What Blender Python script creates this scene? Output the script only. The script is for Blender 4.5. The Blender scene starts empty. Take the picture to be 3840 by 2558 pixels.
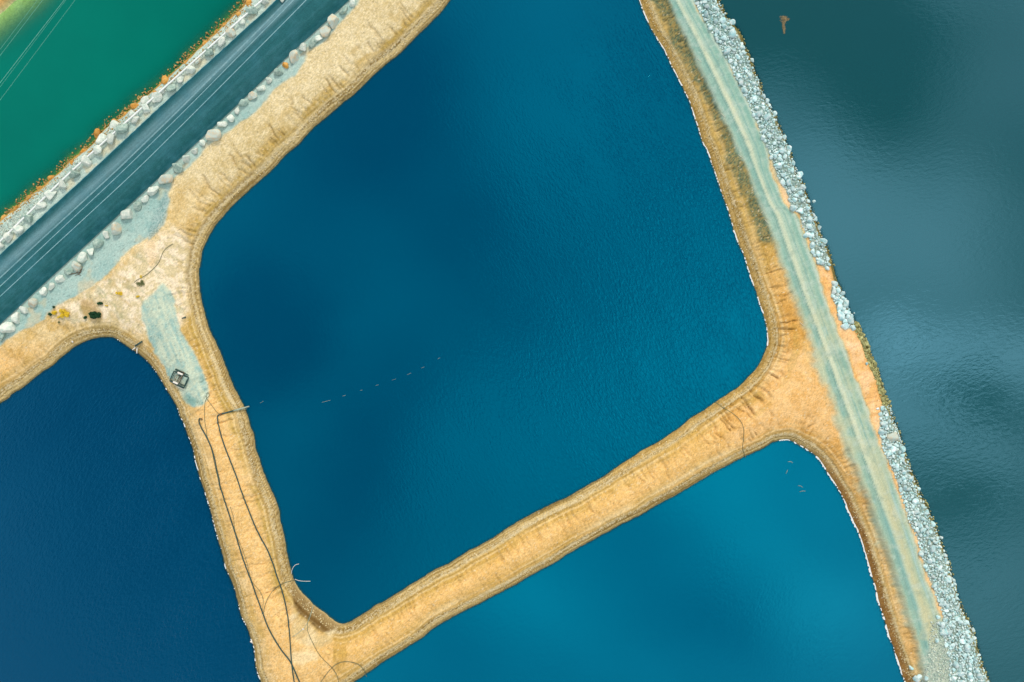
import bpy, bmesh, math, random
import numpy as np
from mathutils import Vector, Matrix
random.seed(7); RNG = np.random.default_rng(11)
R = math.radians
SC = bpy.context.scene
COL = SC.collection

# ------------------------------------------------------------------ camera
HC = 156.0                      # drone height above the water
PX = 0.06                       # metres on the water per photo pixel
cam = bpy.data.cameras.new('camera'); camo = bpy.data.objects.new('camera', cam); COL.objects.link(camo)
camo.location = (0, 0, HC); camo.rotation_euler = (0, 0, 0)
cam.sensor_width = 36; cam.lens = 36*HC/(3840*PX); cam.clip_end = 4000; cam.clip_start = 1
SC.camera = camo
SC.render.resolution_x = 1024; SC.render.resolution_y = 682
SC.view_settings.view_transform = 'Standard'; SC.view_settings.look = 'None'
SC.view_settings.gamma = 1; SC.view_settings.exposure = 0.6

# ------------------------------------------------------------------ sun + sky
SUN_EL, SUN_AZ = 42, 12        # degrees, azimuth clockwise from +Y
sun = bpy.data.lights.new('sun', 'SUN'); sun.energy = 1.5; sun.angle = R(11); sun.color = (1, .93, .82)
suno = bpy.data.objects.new('sun', sun); COL.objects.link(suno)
sd = Vector((math.sin(R(SUN_AZ))*math.cos(R(SUN_EL)), math.cos(R(SUN_AZ))*math.cos(R(SUN_EL)), math.sin(R(SUN_EL))))
suno.rotation_euler = sd.to_track_quat('Z', 'Y').to_euler()

class NT:
    def __init__(s, tree): s.t = tree
    def n(s, typ, **kw):
        nd = s.t.nodes.new(typ)
        for k, v in kw.items():
            if k == 'ins':
                for a, b in v.items():
                    if hasattr(b, 'is_linked') or isinstance(b, bpy.types.NodeSocket): s.t.links.new(b, nd.inputs[a])
                    else: nd.inputs[a].default_value = b
            else: setattr(nd, k, v)
        return nd
    def m(s, op, a, b=None, c=None, clamp=False):
        ins = {0: a}
        if b is not None: ins[1] = b
        if c is not None: ins[2] = c
        nd = s.n('ShaderNodeMath', operation=op, ins=ins); nd.use_clamp = clamp
        return nd.outputs[0]
    def v(s, op, a, b=None):
        ins = {0: a}
        if b is not None: ins[1] = b
        nd = s.n('ShaderNodeVectorMath', operation=op, ins=ins)
        return nd.outputs['Value'] if op in ('LENGTH', 'DOT_PRODUCT') else nd.outputs['Vector']
    def mixc(s, f, a, b):
        nd = s.n('ShaderNodeMix', data_type='RGBA')
        for i, val in ((0, f), (6, a), (7, b)):
            if isinstance(val, bpy.types.NodeSocket): s.t.links.new(val, nd.inputs[i])
            else: nd.inputs[i].default_value = val
        return nd.outputs[2]

w = bpy.data.worlds.new('World'); SC.world = w; w.use_nodes = True
w.node_tree.nodes.clear(); T = NT(w.node_tree)
sky = T.n('ShaderNodeTexSky', sky_type='NISHITA'); sky.sun_disc = False
sky.sun_elevation = R(SUN_EL); sky.sun_rotation = R(SUN_AZ)
tc = T.n('ShaderNodeTexCoord')
sep = T.n('ShaderNodeSeparateXYZ', ins={0: tc.outputs['Generated']})
zz = T.m('MAXIMUM', sep.outputs[2], .06)
cx = T.m('MULTIPLY', T.m('DIVIDE', sep.outputs[0], zz), 1.0)
cy = T.m('MULTIPLY', T.m('DIVIDE', sep.outputs[1], zz), 1.0)
P = T.n('ShaderNodeCombineXYZ', ins={0: cx, 1: cy}).outputs[0]      # a flat cloud deck one unit overhead
warp = T.n('ShaderNodeTexNoise', ins={'Vector': P, 'Scale': 3.0, 'Detail': 3.0, 'Roughness': .5})
P2 = T.v('ADD', P, T.v('MULTIPLY', T.v('SUBTRACT', warp.outputs['Color'], (.5, .5, .5)), (.16, .16, 0)))
n1 = T.n('ShaderNodeTexNoise', ins={'Vector': P2, 'Scale': 2.6, 'Detail': 4.0, 'Roughness': .5})
cov = T.m('ADD', T.m('MULTIPLY', T.m('SUBTRACT', n1.outputs[0], .5), 1.2), .55)
# thick and thin cloud, hand-placed to lighten or darken the pond reflections: x, y (tangent of the angle from the zenith), radii, turn, amount
CL = [(.55,.12,.16,.14,0,.3),(.44,.25,.1,.2,0,.2),(-.26,.20,.17,.26,-30,-.5),(-.36,.03,.10,.10,0,-.6),(-.21,-.19,.09,.24,-20,-.45),(-.19,.38,.09,.14,-20,-.45),(-.02,.10,.12,.2,20,-.25),
      (.12,.34,.2,.2,20,.2),(.34,.01,.12,.28,-20,.7),(.18,.05,.2,.3,-20,.2),(.37,.0,.07,.12,-20,.3),(-.52,-.12,.16,.22,10,-.25),(-.42,-.35,.18,.16,0,-.15),
      (.44,.46,.22,.13,-20,-1.1),(.50,.33,.1,.07,20,-.3),(.64,.33,.1,.1,0,.25),(.60,.30,.18,.08,0,-.3),(.58,.20,.14,.2,0,.35),(.66,-.035,.18,.06,0,1.15),
      (.57,-.015,.07,.03,-30,.55),(.66,-.08,.075,.05,0,-.95),(.62,-.14,.19,.05,-25,.7),(.64,-.25,.1,.05,0,-.3),
      (.66,-.36,.16,.1,0,.3),(.37,-.26,.12,.14,0,.3),(.41,-.31,.16,.05,-40,.2),(.18,-.27,.11,.07,20,-.35),
      (.27,-.40,.13,.07,-15,-.4),(.46,-.39,.07,.07,0,.5),(.05,-.38,.12,.09,0,.2),(-.05,-.33,.1,.07,0,.3)]
for x, y, rx, ry, tr, am in CL:
    q = T.v('SUBTRACT', P2, (x, y, 0))
    q = T.n('ShaderNodeVectorRotate', rotation_type='Z_AXIS', ins={'Vector': q, 'Angle': R(-tr)}).outputs[0]
    L = T.v('LENGTH', T.v('DIVIDE', q, (rx*1.5, ry*1.5, 1)))
    f = T.n('ShaderNodeMapRange', interpolation_type='SMOOTHSTEP', ins={0: L, 1: 1.0, 2: 0.0, 3: 0.0, 4: am}).outputs[0]
    cov = T.m('ADD', cov, f)
cov = T.m('MAXIMUM', cov, 0.0)
cov1 = T.m('MINIMUM', cov, 1.0)
cl = T.v('MULTIPLY', T.n('ShaderNodeCombineXYZ', ins={0: cov, 1: cov, 2: cov}).outputs[0], (8.1, 9.0, 9.5))
cl = T.v('ADD', cl, (1.5, 1.6, 1.75))
colr = T.mixc(T.m('ADD', T.m('MULTIPLY', cov1, .3), .7), sky.outputs[0], cl)
bg = T.n('ShaderNodeBackground', ins={0: colr, 1: 0.1})
wo = T.n('ShaderNodeOutputWorld', ins={0: bg.outputs[0]})

# ------------------------------------------------------------------ helpers
def lin(c): 
    c = np.asarray(c, dtype=np.float64)/255
    return np.where(c <= .04045, c/12.92, ((c+.055)/1.055)**2.4)
KL = np.array([1.20, 1.27, 1.36])                                   # sunlit-and-sky light on level ground times exposure
def A(r, g, b): return lin((r, g, b))/KL    # base colour of a level surface that shows as r, g, b in daylight
def A4(r, g, b): return tuple(float(v) for v in A(r, g, b))+(1.0,)

def tag(o, label=None, cat=None, group=None, kind=None):
    if label: o['label'] = label
    if cat: o['category'] = cat
    if group: o['group'] = group
    if kind: o['kind'] = kind
    return o
def link(name, me, mat=None, parent=None):
    o = bpy.data.objects.new(name, me); COL.objects.link(o)
    if mat is not None and me is not None: me.materials.append(mat)
    if parent is not None: o.parent = parent
    return o
def empty(name, loc, rz=0):
    o = bpy.data.objects.new(name, None); COL.objects.link(o); o.location = loc; o.rotation_euler = (0, 0, rz); o.empty_display_size = .3
    return o
def mesh_np(name, V, F, smooth=False):
    me = bpy.data.meshes.new(name); V = np.asarray(V, dtype=np.float32); F = np.asarray(F, dtype=np.int32)
    k = F.shape[1]
    me.vertices.add(len(V)); me.vertices.foreach_set('co', V.ravel())
    me.loops.add(F.size); me.loops.foreach_set('vertex_index', F.ravel())
    me.polygons.add(len(F)); me.polygons.foreach_set('loop_start', np.arange(0, F.size, k, dtype=np.int32))
    me.polygons.foreach_set('loop_total', np.full(len(F), k, dtype=np.int32))
    if smooth: me.polygons.foreach_set('use_smooth', np.ones(len(F), dtype=bool))
    me.update(calc_edges=True); me.validate(clean_customdata=False)
    return me

_tab = RNG.random((256, 256)).astype(np.float32)
def vn(x, y, seed=0):
    x = np.asarray(x, dtype=np.float64)+seed*37.31; y = np.asarray(y, dtype=np.float64)+seed*17.77
    xi = np.floor(x).astype(np.int64); yi = np.floor(y).astype(np.int64)
    fx = (x-xi).astype(np.float32); fy = (y-yi).astype(np.float32)
    fx = fx*fx*(3-2*fx); fy = fy*fy*(3-2*fy)
    x0, x1, y0, y1 = xi & 255, (xi+1) & 255, yi & 255, (yi+1) & 255
    return (_tab[x0, y0]*(1-fx)+_tab[x1, y0]*fx)*(1-fy)+(_tab[x0, y1]*(1-fx)+_tab[x1, y1]*fx)*fy
def fbm(x, y, o=4, seed=0, g=.5):
    s = 0; a = 1; t = 0
    for i in range(o):
        s = s+a*vn(x*2**i, y*2**i, seed+i*3); t += a; a *= g
    return s/t
def sst(x, a, b):
    t = np.clip((x-a)/(b-a), 0, 1); return t*t*(3-2*t)

# ------------------------------------------------------------------ shorelines (photo pixels, all at water level)
SB = [(2000,-420),(1840,-190),(1688,0),(1625,75),(1560,139),(1498,200),(1416,265),(1367,314),(1314,363),(1253,412),(1212,449),(1171,486),(1122,539),(1069,584),(1016,640),(960,689),(898,746),(841,803),(800,856),(776,901),(759,942),(751,987),(747,1024),(749,1073),(755,1122),(767,1171),(782,1228),(800,1265),(833,1339),(861,1412),(896,1486),(923,1539),(937,1592),(951,1633),(965,1700),(985,1760),(1007,1815),(1028,1865),(1043,1900),(1052,1955),(1069,2022),(1079,2076),(1088,2118),(1095,2152),(1108,2181),(1132,2219),(1174,2265),(1220,2303),(1245,2324),(1274,2339),(1295,2336),(1329,2322),(1367,2299),(1409,2269),(1440,2255),(1500,2217),(1577,2171),(1628,2138),(1689,2110),(1755,2069),(1837,2023),(1908,1980),(1949,1952),(1990,1932),(2061,1893),(2133,1860),(2214,1814),(2276,1779),(2342,1733),(2408,1692),(2469,1656),(2551,1600),(2600,1563),(2649,1531),(2686,1506),(2731,1478),(2776,1445),(2812,1408),(2845,1367),(2865,1327),(2878,1290),(2879,1253),(2873,1220),(2867,1190),(2855,1151),(2839,1106),(2822,1061),(2810,1025),(2798,980),(2782,939),(2765,898),(2749,853),(2733,800),(2716,755),(2700,710),(2684,657),(2673,625),(2654,571),(2634,527),(2618,474),(2601,425),(2585,380),(2569,343),(2552,310),(2536,273),(2516,241),(2499,204),(2483,176),(2467,151),(2454,127),(2438,98),(2422,61),(2405,16),(2397,0),(2350,-140),(2290,-300),(2200,-430)]
SCc = [(-900,2000),(-300,1660),(0,1512),(41,1480),(82,1453),(110,1433),(155,1400),(196,1371),(229,1339),(261,1314),(294,1290),(322,1278),(355,1269),(408,1264),(433,1269),(465,1288),(498,1310),(531,1331),(565,1365),(588,1396),(608,1433),(629,1469),(649,1502),(665,1531),(674,1563),(690,1592),(702,1625),(718,1669),(735,1727),(743,1759),(751,1792),(767,1837),(783,1895),(800,1959),(813,2009),(834,2080),(850,2135),(871,2185),(888,2248),(905,2311),(926,2353),(943,2404),(955,2458),(962,2509),(976,2551),(1000,2620),(1020,2760),(1000,3100),(-900,3100)]
SD = [(1100,2720),(1240,2610),(1329,2555),(1379,2525),(1440,2481),(1510,2437),(1577,2393),(1633,2350),(1704,2309),(1786,2268),(1867,2228),(1934,2192),(1985,2161),(2061,2120),(2128,2080),(2199,2039),(2265,2003),(2337,1962),(2408,1927),(2449,1901),(2520,1865),(2571,1835),(2638,1794),(2700,1759),(2755,1731),(2792,1712),(2829,1696),(2865,1680),(2894,1661),(2939,1650),(2967,1653),(2996,1669),(3029,1688),(3057,1710),(3082,1739),(3102,1771),(3122,1800),(3141,1833),(3158,1861),(3178,1910),(3202,1963),(3223,2012),(3239,2061),(3256,2110),(3268,2159),(3284,2208),(3296,2257),(3313,2306),(3323,2347),(3333,2388),(3351,2437),(3364,2471),(3383,2531),(3397,2558),(3420,2640),(3450,2760),(3480,3100),(1150,3100)]
SE = [(2560,-420),(2640,-180),(2695,0),(2707,25),(2724,61),(2748,94),(2773,123),(2785,147),(2793,180),(2810,212),(2822,245),(2832,278),(2848,306),(2858,339),(2871,376),(2885,392),(2895,417),(2905,433),(2916,461),(2932,494),(2948,531),(2961,568),(2974,604),(2986,649),(3006,678),(3018,710),(3031,751),(3047,792),(3063,837),(3078,882),(3096,914),(3112,955),(3125,1000),(3139,1049),(3161,1094),(3178,1143),(3200,1188),(3210,1216),(3229,1245),(3253,1298),(3269,1351),(3290,1392),(3306,1445),(3318,1486),(3335,1522),(3347,1559),(3363,1604),(3380,1653),(3392,1694),(3408,1747),(3429,1792),(3441,1830),(3453,1860),(3476,1902),(3500,1955),(3517,2000),(3537,2061),(3557,2114),(3574,2175),(3590,2229),(3606,2282),(3631,2326),(3651,2384),(3664,2429),(3682,2493),(3704,2546),(3735,2640),(3770,2760),(3900,3100),(5200,3100),(5200,-420)]
SA = [(1500,-420),(1180,-200),(960,-18),(926,8),(890,45),(841,90),(800,131),(759,171),(714,212),(678,253),(637,290),(604,322),(555,355),(502,396),(461,433),(420,461),(375,506),(351,539),(310,571),(261,604),(229,640),(176,685),(127,722),(82,762),(41,791),(0,824),(-120,910),(-500,1180),(-900,1500),(-900,760),(-300,260),(-60,95),(0,50),(30,25),(61,0),(140,-70),(420,-420)]
def catmull(P_, step=9.0, closed=True):
    P_ = np.array(P_, dtype=float); n = len(P_); out = []
    rng = range(n) if closed else range(n-1)
    for i in rng:
        if closed: p0, p1, p2, p3 = P_[i-1], P_[i], P_[(i+1) % n], P_[(i+2) % n]
        else: p0, p1, p2, p3 = P_[max(i-1, 0)], P_[i], P_[i+1], P_[min(i+2, n-1)]
        k = max(1, int(np.linalg.norm(p2-p1)/step)); k = min(k, 60)
        for j in range(k):
            t = j/k
            out.append(.5*((2*p1)+(-p0+p2)*t+(2*p0-5*p1+4*p2-p3)*t*t+(-p0+3*p1-3*p2+p3)*t**3))
    if not closed: out.append(P_[-1])
    return np.array(out)
def w0(p):                                   # photo pixel -> metres at water level
    p = np.asarray(p, dtype=float); return np.stack([(p[..., 0]-1920)*PX, (1279-p[..., 1])*PX], -1)
SHORE = [w0(catmull(s)) for s in (SA, SB, SCc, SD, SE)]     # ids 0..4 = A B C D E

# ------------------------------------------------------------------ ground grid
FX, FY, ST = 138.0, 102.0, 0.24
def axis(f, far):
    a = np.arange(-f, f+1e-6, ST); ext = []; x = a[-1]; d = ST
    while x < far: d *= 1.22; x += d; ext.append(x)
    e = np.array(ext); return np.concatenate([-e[::-1], a, e]), len(e)
XS, ex_ = axis(FX, 1500); YS, ey_ = axis(FY, 1500)
NX, NY = len(XS), len(YS)
GX, GY = np.meshgrid(XS, YS)                 # [row=y, col=x]
DM = 15.0
D = np.full(GX.shape, DM, dtype=np.float32); S = np.zeros(GX.shape, dtype=np.float32); NID = np.full(GX.shape, 1, dtype=np.int8)
INS = np.zeros(GX.shape, dtype=bool); PID = np.full(GX.shape, -1, dtype=np.int8)
for k, sh in enumerate(SHORE):
    n = len(sh); cum = 0.0
    for i in range(n):
        a = sh[i]; b = sh[(i+1) % n]; ab = b-a; L = float(np.hypot(*ab))
        i0 = np.searchsorted(XS, min(a[0], b[0])-DM); i1 = np.searchsorted(XS, max(a[0], b[0])+DM)
        j0 = np.searchsorted(YS, min(a[1], b[1])-DM); j1 = np.searchsorted(YS, max(a[1], b[1])+DM)
        if i1 > i0 and j1 > j0 and L > 1e-6:
            gx = XS[None, i0:i1]-a[0]; gy = YS[j0:j1, None]-a[1]
            t = np.clip((gx*ab[0]+gy*ab[1])/(L*L), 0, 1)
            d = np.hypot(gx-t*ab[0], gy-t*ab[1]).astype(np.float32)
            sub = D[j0:j1, i0:i1]; mk = d < sub
            sub[mk] = d[mk]; S[j0:j1, i0:i1][mk] = (cum+t*L+k*531.0)[mk]; NID[j0:j1, i0:i1][mk] = k
        cum += L
    x1, y1 = sh[:, 0], sh[:, 1]; x2, y2 = np.roll(x1, -1), np.roll(y1, -1)
    for r_, y in enumerate(YS):
        c = (y1 > y) != (y2 > y)
        if c.any():
            xc = np.sort(x1[c]+(y-y1[c])*(x2[c]-x1[c])/(y2[c]-y1[c]))
            ins = (np.searchsorted(xc, XS) % 2) == 1
            INS[r_, ins] = True; PID[r_, ins] = k
SDT = np.where(INS, -D, D).astype(np.float32)      # metres from the shoreline, minus under water
wig = (fbm(GX/3.5, GY/3.5, 3, 5)-.5)*.5+(fbm(GX/.8, GY/.8, 2, 9)-.5)*.16
DN = SDT+wig*sst(np.abs(SDT), 6, 2)
# ---- height
rise = np.where(NID == 0, 1.5, np.where(NID == 4, 2.4, 4.2))
land = 2.75*(1-np.exp(-np.maximum(DN, 0)/rise))
dm_ = np.minimum(DN, 0); shw = 1-sst((GX/PX+1920)+1.15*(1279-GY/PX), 150, 620)
under = np.where(PID == 0, (.22*(1-shw)+.05*shw)*dm_-.022*dm_**2*(1-.5*shw), .67*dm_)
under = np.where((PID == 0)&(DN < -14), np.minimum(under, -2.9), under)
under = np.maximum(under, -5)
Hh = np.where(DN > 0, land, under).astype(np.float32)
# photo-pixel coordinates of every ground point as the lens sees it, first estimate
def proj(x, y, h): q = HC/(HC-h)/PX; return 1920+x*q, 1279-y*q
SX, SY = proj(GX, GY, Hh)
def XI(tab, y): t = np.array(tab, dtype=float); return np.interp(y, t[:, 1], t[:, 0])
E_NW = [(1420,-420),(1033,0),(960,67),(600,396),(340,640),(0,950),(-420,1340)]
E_SE = [(1715,-420),(1310,0),(1090,200),(886,396),(624,640),(0,1215),(-420,1600)]
PADX = [(1720,-420),(1345,0),(1331,20),(1278,86),(1204,163),(1150,200),(1139,241),(1098,286),(1033,335),(980,392),(927,445),(861,486),(776,551),(694,637),(640,680),(632,762),(608,836),(551,893),(506,918),(457,967),(408,1028),(347,1073),(286,1109),(208,1146),(180,1167),(163,1199),(102,1232),(24,1273),(0,1300),(-300,1500)]
RAILX = [(1400,-380),(980,0),(960,16),(615,326),(269,636),(132,770),(0,901),(-400,1300)]
cosr = .70
uNW = (SX-XI(E_NW, SY))*.68*PX               # metres right of the road's lake edge
uSE = (SX-XI(E_SE, SY))*.68*PX
uRL = (SX-XI(RAILX, SY))*.68*PX
uPD = (SX-XI(PADX, SY))*.68*PX
ROADZ = 2.75
inroad = sst(uNW, -2.6, -1.4)*sst(-uSE, -2.6, -1.2)*(SX < 2000)
flat = sst(uRL, -1.2, .2)*(1-sst(uPD, -1.0, 1.5))*(SX < 2000)
Hh = Hh*(1-flat)+2.66*flat
Hh = Hh-.06*inroad
# right-hand gravel road: left and right edge
GL = [(2380,-420),(2503,0),(2801,640),(2867,804),(2941,1008),(3027,1240),(3086,1404),(3155,1608),(3238,1837),(3300,2000),(3372,2208),(3430,2400),(3468,2558),(3560,2760),(3600,3000)]
GR = [(2450,-420),(2601,0),(2626,53),(2662,110),(2691,163),(2732,237),(2765,306),(2789,355),(2814,404),(2834,453),(2854,502),(2875,555),(2887,640),(2940,760),(2982,804),(3063,1008),(3137,1240),(3204,1404),(3278,1608),(3350,1800),(3400,1950),(3440,2060),(3470,2160),(3510,2260),(3535,2340),(3560,2430),(3600,2558),(3660,2760),(3720,3000)]
vL = (SX-XI(GL, SY))*.92*PX; vR = (SX-XI(GR, SY))*.92*PX
east = (SX > 2200)
gflat = sst(vL, -.8, .6)*(1-sst(vR, -.6, .8))*east
Hh = Hh*(1-gflat*.9)+2.62*gflat*.9
# rills down the banks, wave-cut benches along the water, lumps
wS = S+1.0*(fbm(GX/3, GY/3, 3, 21)-.5)*2
def rid(x): return 1-np.abs(2*x-1)
def grooves(sp_, wd, seed, dmin, dmax, keep):     # single gullies, each with its own place, width, start and end
    u_ = S+.55*(fbm(GX/2.2, GY/2.2, 3, 21+seed)-.5)*2*np.clip(D/3, .3, 1.6); out_ = 0
    for k_ in (0, 1):
        ce = np.floor(u_/sp_+.5*k_).astype(np.int64); fr = u_/sp_+.5*k_-ce
        hs_ = lambda q: _tab[(ce*7+q*31+seed) & 255, (ce*13+q*57+k_*11) & 255]
        po = .25+.5*hs_(1); w_ = wd*(.5+hs_(2)); a_ = dmin+1.2*hs_(3); b_ = a_+(dmax-dmin)*(.25+.75*hs_(4))
        out_ = np.maximum(out_, np.exp(-(((fr-po)*sp_)/w_)**2)*sst(D, a_-.5, a_+.3)*(1-sst(D, b_-1.2, b_))*(hs_(5) < keep)*(.35+.65*hs_(6)))
    return out_
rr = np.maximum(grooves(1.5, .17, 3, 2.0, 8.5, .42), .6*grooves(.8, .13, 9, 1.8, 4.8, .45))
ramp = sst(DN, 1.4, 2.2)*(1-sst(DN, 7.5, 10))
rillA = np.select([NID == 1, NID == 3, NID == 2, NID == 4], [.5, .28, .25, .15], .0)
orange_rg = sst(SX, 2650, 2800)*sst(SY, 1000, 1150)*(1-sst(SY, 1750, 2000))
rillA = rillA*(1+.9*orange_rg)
bench = (vn(wS/14, DN*3.2, 51)-.5)*.16*sst(DN, .3, .6)*(1-sst(DN, 2.0, 3.2))
lump = (fbm(GX/2.4, GY/2.4, 4, 61, .55)-.5)*.22+(fbm(GX/.5, GY/.5, 2, 71)-.5)*.10
nf = (1-flat)*(1-gflat)
dry = sst(DN, .05, .5)
Hh = Hh+dry*nf*(-rillA*rr*ramp+bench+lump*sst(DN, .3, 2.5))+gflat*(fbm(GX/4, GY/4, 3, 81)-.5)*.06
wet = (DN < 0)&(PID == 0)
Hh = np.where(DN > .02, np.maximum(Hh, .012), Hh).astype(np.float32)
far = sst(np.maximum(np.abs(GX)-FX, np.abs(GY)-FY), 0, 30)
Hh = np.where(INS, Hh, Hh*(1-far)+far*(2.7+2*(fbm(GX/60, GY/60, 3, 91)-.5))).astype(np.float32)
SX, SY = proj(GX, GY, Hh)
uNW = (SX-XI(E_NW, SY))*.68*PX; uSE = (SX-XI(E_SE, SY))*.68*PX; uRL = (SX-XI(RAILX, SY))*.68*PX; uPD = (SX-XI(PADX, SY))*.68*PX
vL = (SX-XI(GL, SY))*.92*PX; vR = (SX-XI(GR, SY))*.92*PX
def hat(x, y):                               # ground height at x, y
    i = int(np.clip(np.searchsorted(XS, x)-1, 0, NX-2)); j = int(np.clip(np.searchsorted(YS, y)-1, 0, NY-2))
    a = (x-XS[i])/(XS[i+1]-XS[i]); b = (y-YS[j])/(YS[j+1]-YS[j])
    return float((Hh[j, i]*(1-a)+Hh[j, i+1]*a)*(1-b)+(Hh[j+1, i]*(1-a)+Hh[j+1, i+1]*a)*b)
def dat(x, y):
    i = int(np.clip(np.searchsorted(XS, x), 0, NX-1)); j = int(np.clip(np.searchsorted(YS, y), 0, NY-1)); return float(DN[j, i])
def gp(sx, sy, up=0.0, water=False):         # photo pixel -> point on the ground (plus up)
    x, y = (sx-1920)*PX, (1279-sy)*PX; h = 0
    for _ in range(4):
        h = max(hat(x, y), 0) if not water else 0
        h += up; q = (HC-h)/HC; x, y = (sx-1920)*PX*q, (1279-sy)*PX*q
    return Vector((x, y, h))

# ---- soft polygon masks in photo pixels
def pmask(poly, soft=6.0, nz=6.0):
    p = catmull(poly, 14); x0, y0 = p.min(0)-30; x1, y1 = p.max(0)+30
    m = (SX > x0)&(SX < x1)&(SY > y0)&(SY < y1); out = np.zeros(SX.shape, dtype=np.float32)
    px, py = SX[m], SY[m]
    if px.size == 0: return out
    d = np.full(px.shape, 1e9); ins = np.zeros(px.shape, dtype=bool)
    for i in range(len(p)):
        a, b = p[i], p[(i+1) % len(p)]; ab = b-a; L2 = max(ab@ab, 1e-9)
        t = np.clip(((px-a[0])*ab[0]+(py-a[1])*ab[1])/L2, 0, 1)
        d = np.minimum(d, np.hypot(px-a[0]-t*ab[0], py-a[1]-t*ab[1]))
        if a[1] != b[1]:
            c = ((a[1] > py) != (b[1] > py))&(px < (b[0]-a[0])*(py-a[1])/(b[1]-a[1])+a[0]); ins ^= c
    sd_ = np.where(ins, d, -d)+(fbm(px/18, py/18, 3, 3)-.5)*2*nz
    out[m] = sst(sd_, -soft, soft); return out

# ------------------------------------------------------------------ ground colours (base colours; rills and riprap bed carry some painted shade)
C3 = np.zeros(GX.shape+(3,), dtype=np.float32)
def lay(mask, rgb, rgb2=None, nz=None):
    global C3
    c = A(*rgb).astype(np.float32)
    if rgb2 is not None:
        c2 = A(*rgb2).astype(np.float32); c = c+(c2-c)*nz[..., None]
    C3 = C3*(1-mask[..., None])+c*mask[..., None]
NB = sst(fbm(GX/9, GY/9, 4, 101), .35, .65); NM = sst(fbm(GX/2.2, GY/2.2, 4, 111), .34, .66); NS = sst(.5*fbm(GX/.7, GY/.7, 2, 121, .7)+.5*RNG.random(GX.shape), .25, .75).astype(np.float32)
one = np.ones(GX.shape, dtype=np.float32)
lay(one, (206,166,92), (238,202,142), NM*.6+NS*.4)
# regional casts
nwb = (SX < 1800)*(1-sst(SY+.35*SX, 1020, 1120))*(SX > 600)
lay(nwb*.95, (210,188,134), (244,228,188), NS*.6+NM*.2+NB*.2)
nwb2 = (SX < 1000)*sst(SY, 640, 760)*(1-sst(SY, 1250, 1340))*.8
lay(nwb2, (214,180,112), (246,224,176), NM*.6+NS*.4)
ldk = (SX < 1250)*sst(SY, 1250, 1420)
lay(ldk*.75, (222,182,112), (246,214,160), NM*.5+NS*.5)
dam = sst(SX, 1150, 1350)*(1-sst(SX, 2600, 2800))*sst(SY, 1400, 1500)
lay(dam*.85, (214,170,88), (242,196,120), NM*.35+NS*.35+NB*.3)
rdn = sst(SX, 2300, 2400)*(1-sst(SY, 780, 1050))
lay(rdn*.9, (198,160,80), (236,202,128), NM*.3+NS*.7)
rdm = sst(SX, 2600, 2760)*sst(SY, 850, 1150)
lay(rdm*.85, (214,156,72), (242,194,118), NM*.6+NS*.4)
rds = sst(SX, 2900, 3050)*sst(SY, 1600, 1850)
lay(rds*.85, (208,164,98), (238,198,136), NM*.5+NS*.5)
jc = pmask([(2880,1330),(3010,1330),(3120,1500),(3190,1640),(3100,1640),(2980,1600),(2850,1640),(2740,1660),(2760,1570),(2860,1470)], 40, 25); lay(jc*.75, (240,188,116), (252,212,156), NM*.5+NS*.5)
# olive growth on the banks
def oliv(nid, lo, hi, thr, op):
    return (NID == nid)*sst(DN, lo, lo+.8)*(1-sst(DN, hi-1, hi+.6))*sst(fbm(wS/3.2, D*.55, 3, 131), thr-.06, thr+.1)*op
ov = oliv(1, 1.9, 4.2, .50, .85)*(1-dam*.6)+oliv(1, 3.0, 7.5, .58, .6)+oliv(2, 1.0, 4.5, .50, .6)+oliv(3, 1.2, 4.0, .55, .5)
ov = np.clip(ov*(SY > -500), 0, 1)*(.45+.55*NS)
lay(ov*.8, (176,140,52), (204,170,88), NS)
lft = (NID == 1)*(SX < 1000)*sst(SY, 850, 1000)*(1-sst(SY, 1480, 1600))*sst(DN, 1.6, 2.4)*(1-sst(DN, 4.5, 5.6))
lay(lft*.75*(.5+.5*NM), (176,138,40), (206,168,84), NS)
rk = np.clip(rr*ramp*(rillA > .2), 0, 1); lay(np.clip(rk*.45, 0, 1), (150,124,66))  # rill soil painted darker, putting gully shade into the colour
sto = (NID == 1)*(SX < 1800)*sst(DN, 1.9, 2.5)*(1-sst(DN+1.6*vn(wS/.9, D*0, 133), 3.6, 4.6))*sst(fbm(wS/4.5, D*.2, 3, 137), .28, .46)
lay(np.clip(sto*(.45+.55*NS), 0, 1)*.9*(1-dam*.6), (170,138,46), (196,164,84), NS)
sto = dam*(NID == 1)*sst(DN, 1.7, 2.2)*(1-sst(DN+2.0*vn(wS/.8, D*0, 139), 3.6, 5.2))
lay(np.clip(sto*.6*(.5+.5*NS), 0, 1), (186,150,66), (214,178,100), NS)
# worn pale crest
cr = (1-rdn)*(1-rds)*sst(DN, 3.4, 5.0)*((NID == 1)|(NID == 2)|(NID == 3))*np.where(SX < 1300, ldk, .75*(SX < 2700)*sst(SY, 1400, 1500))
lay(np.clip(cr, 0, 1)*(.6+.4*NM), (242,192,118), (248,210,148), NS)
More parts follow.
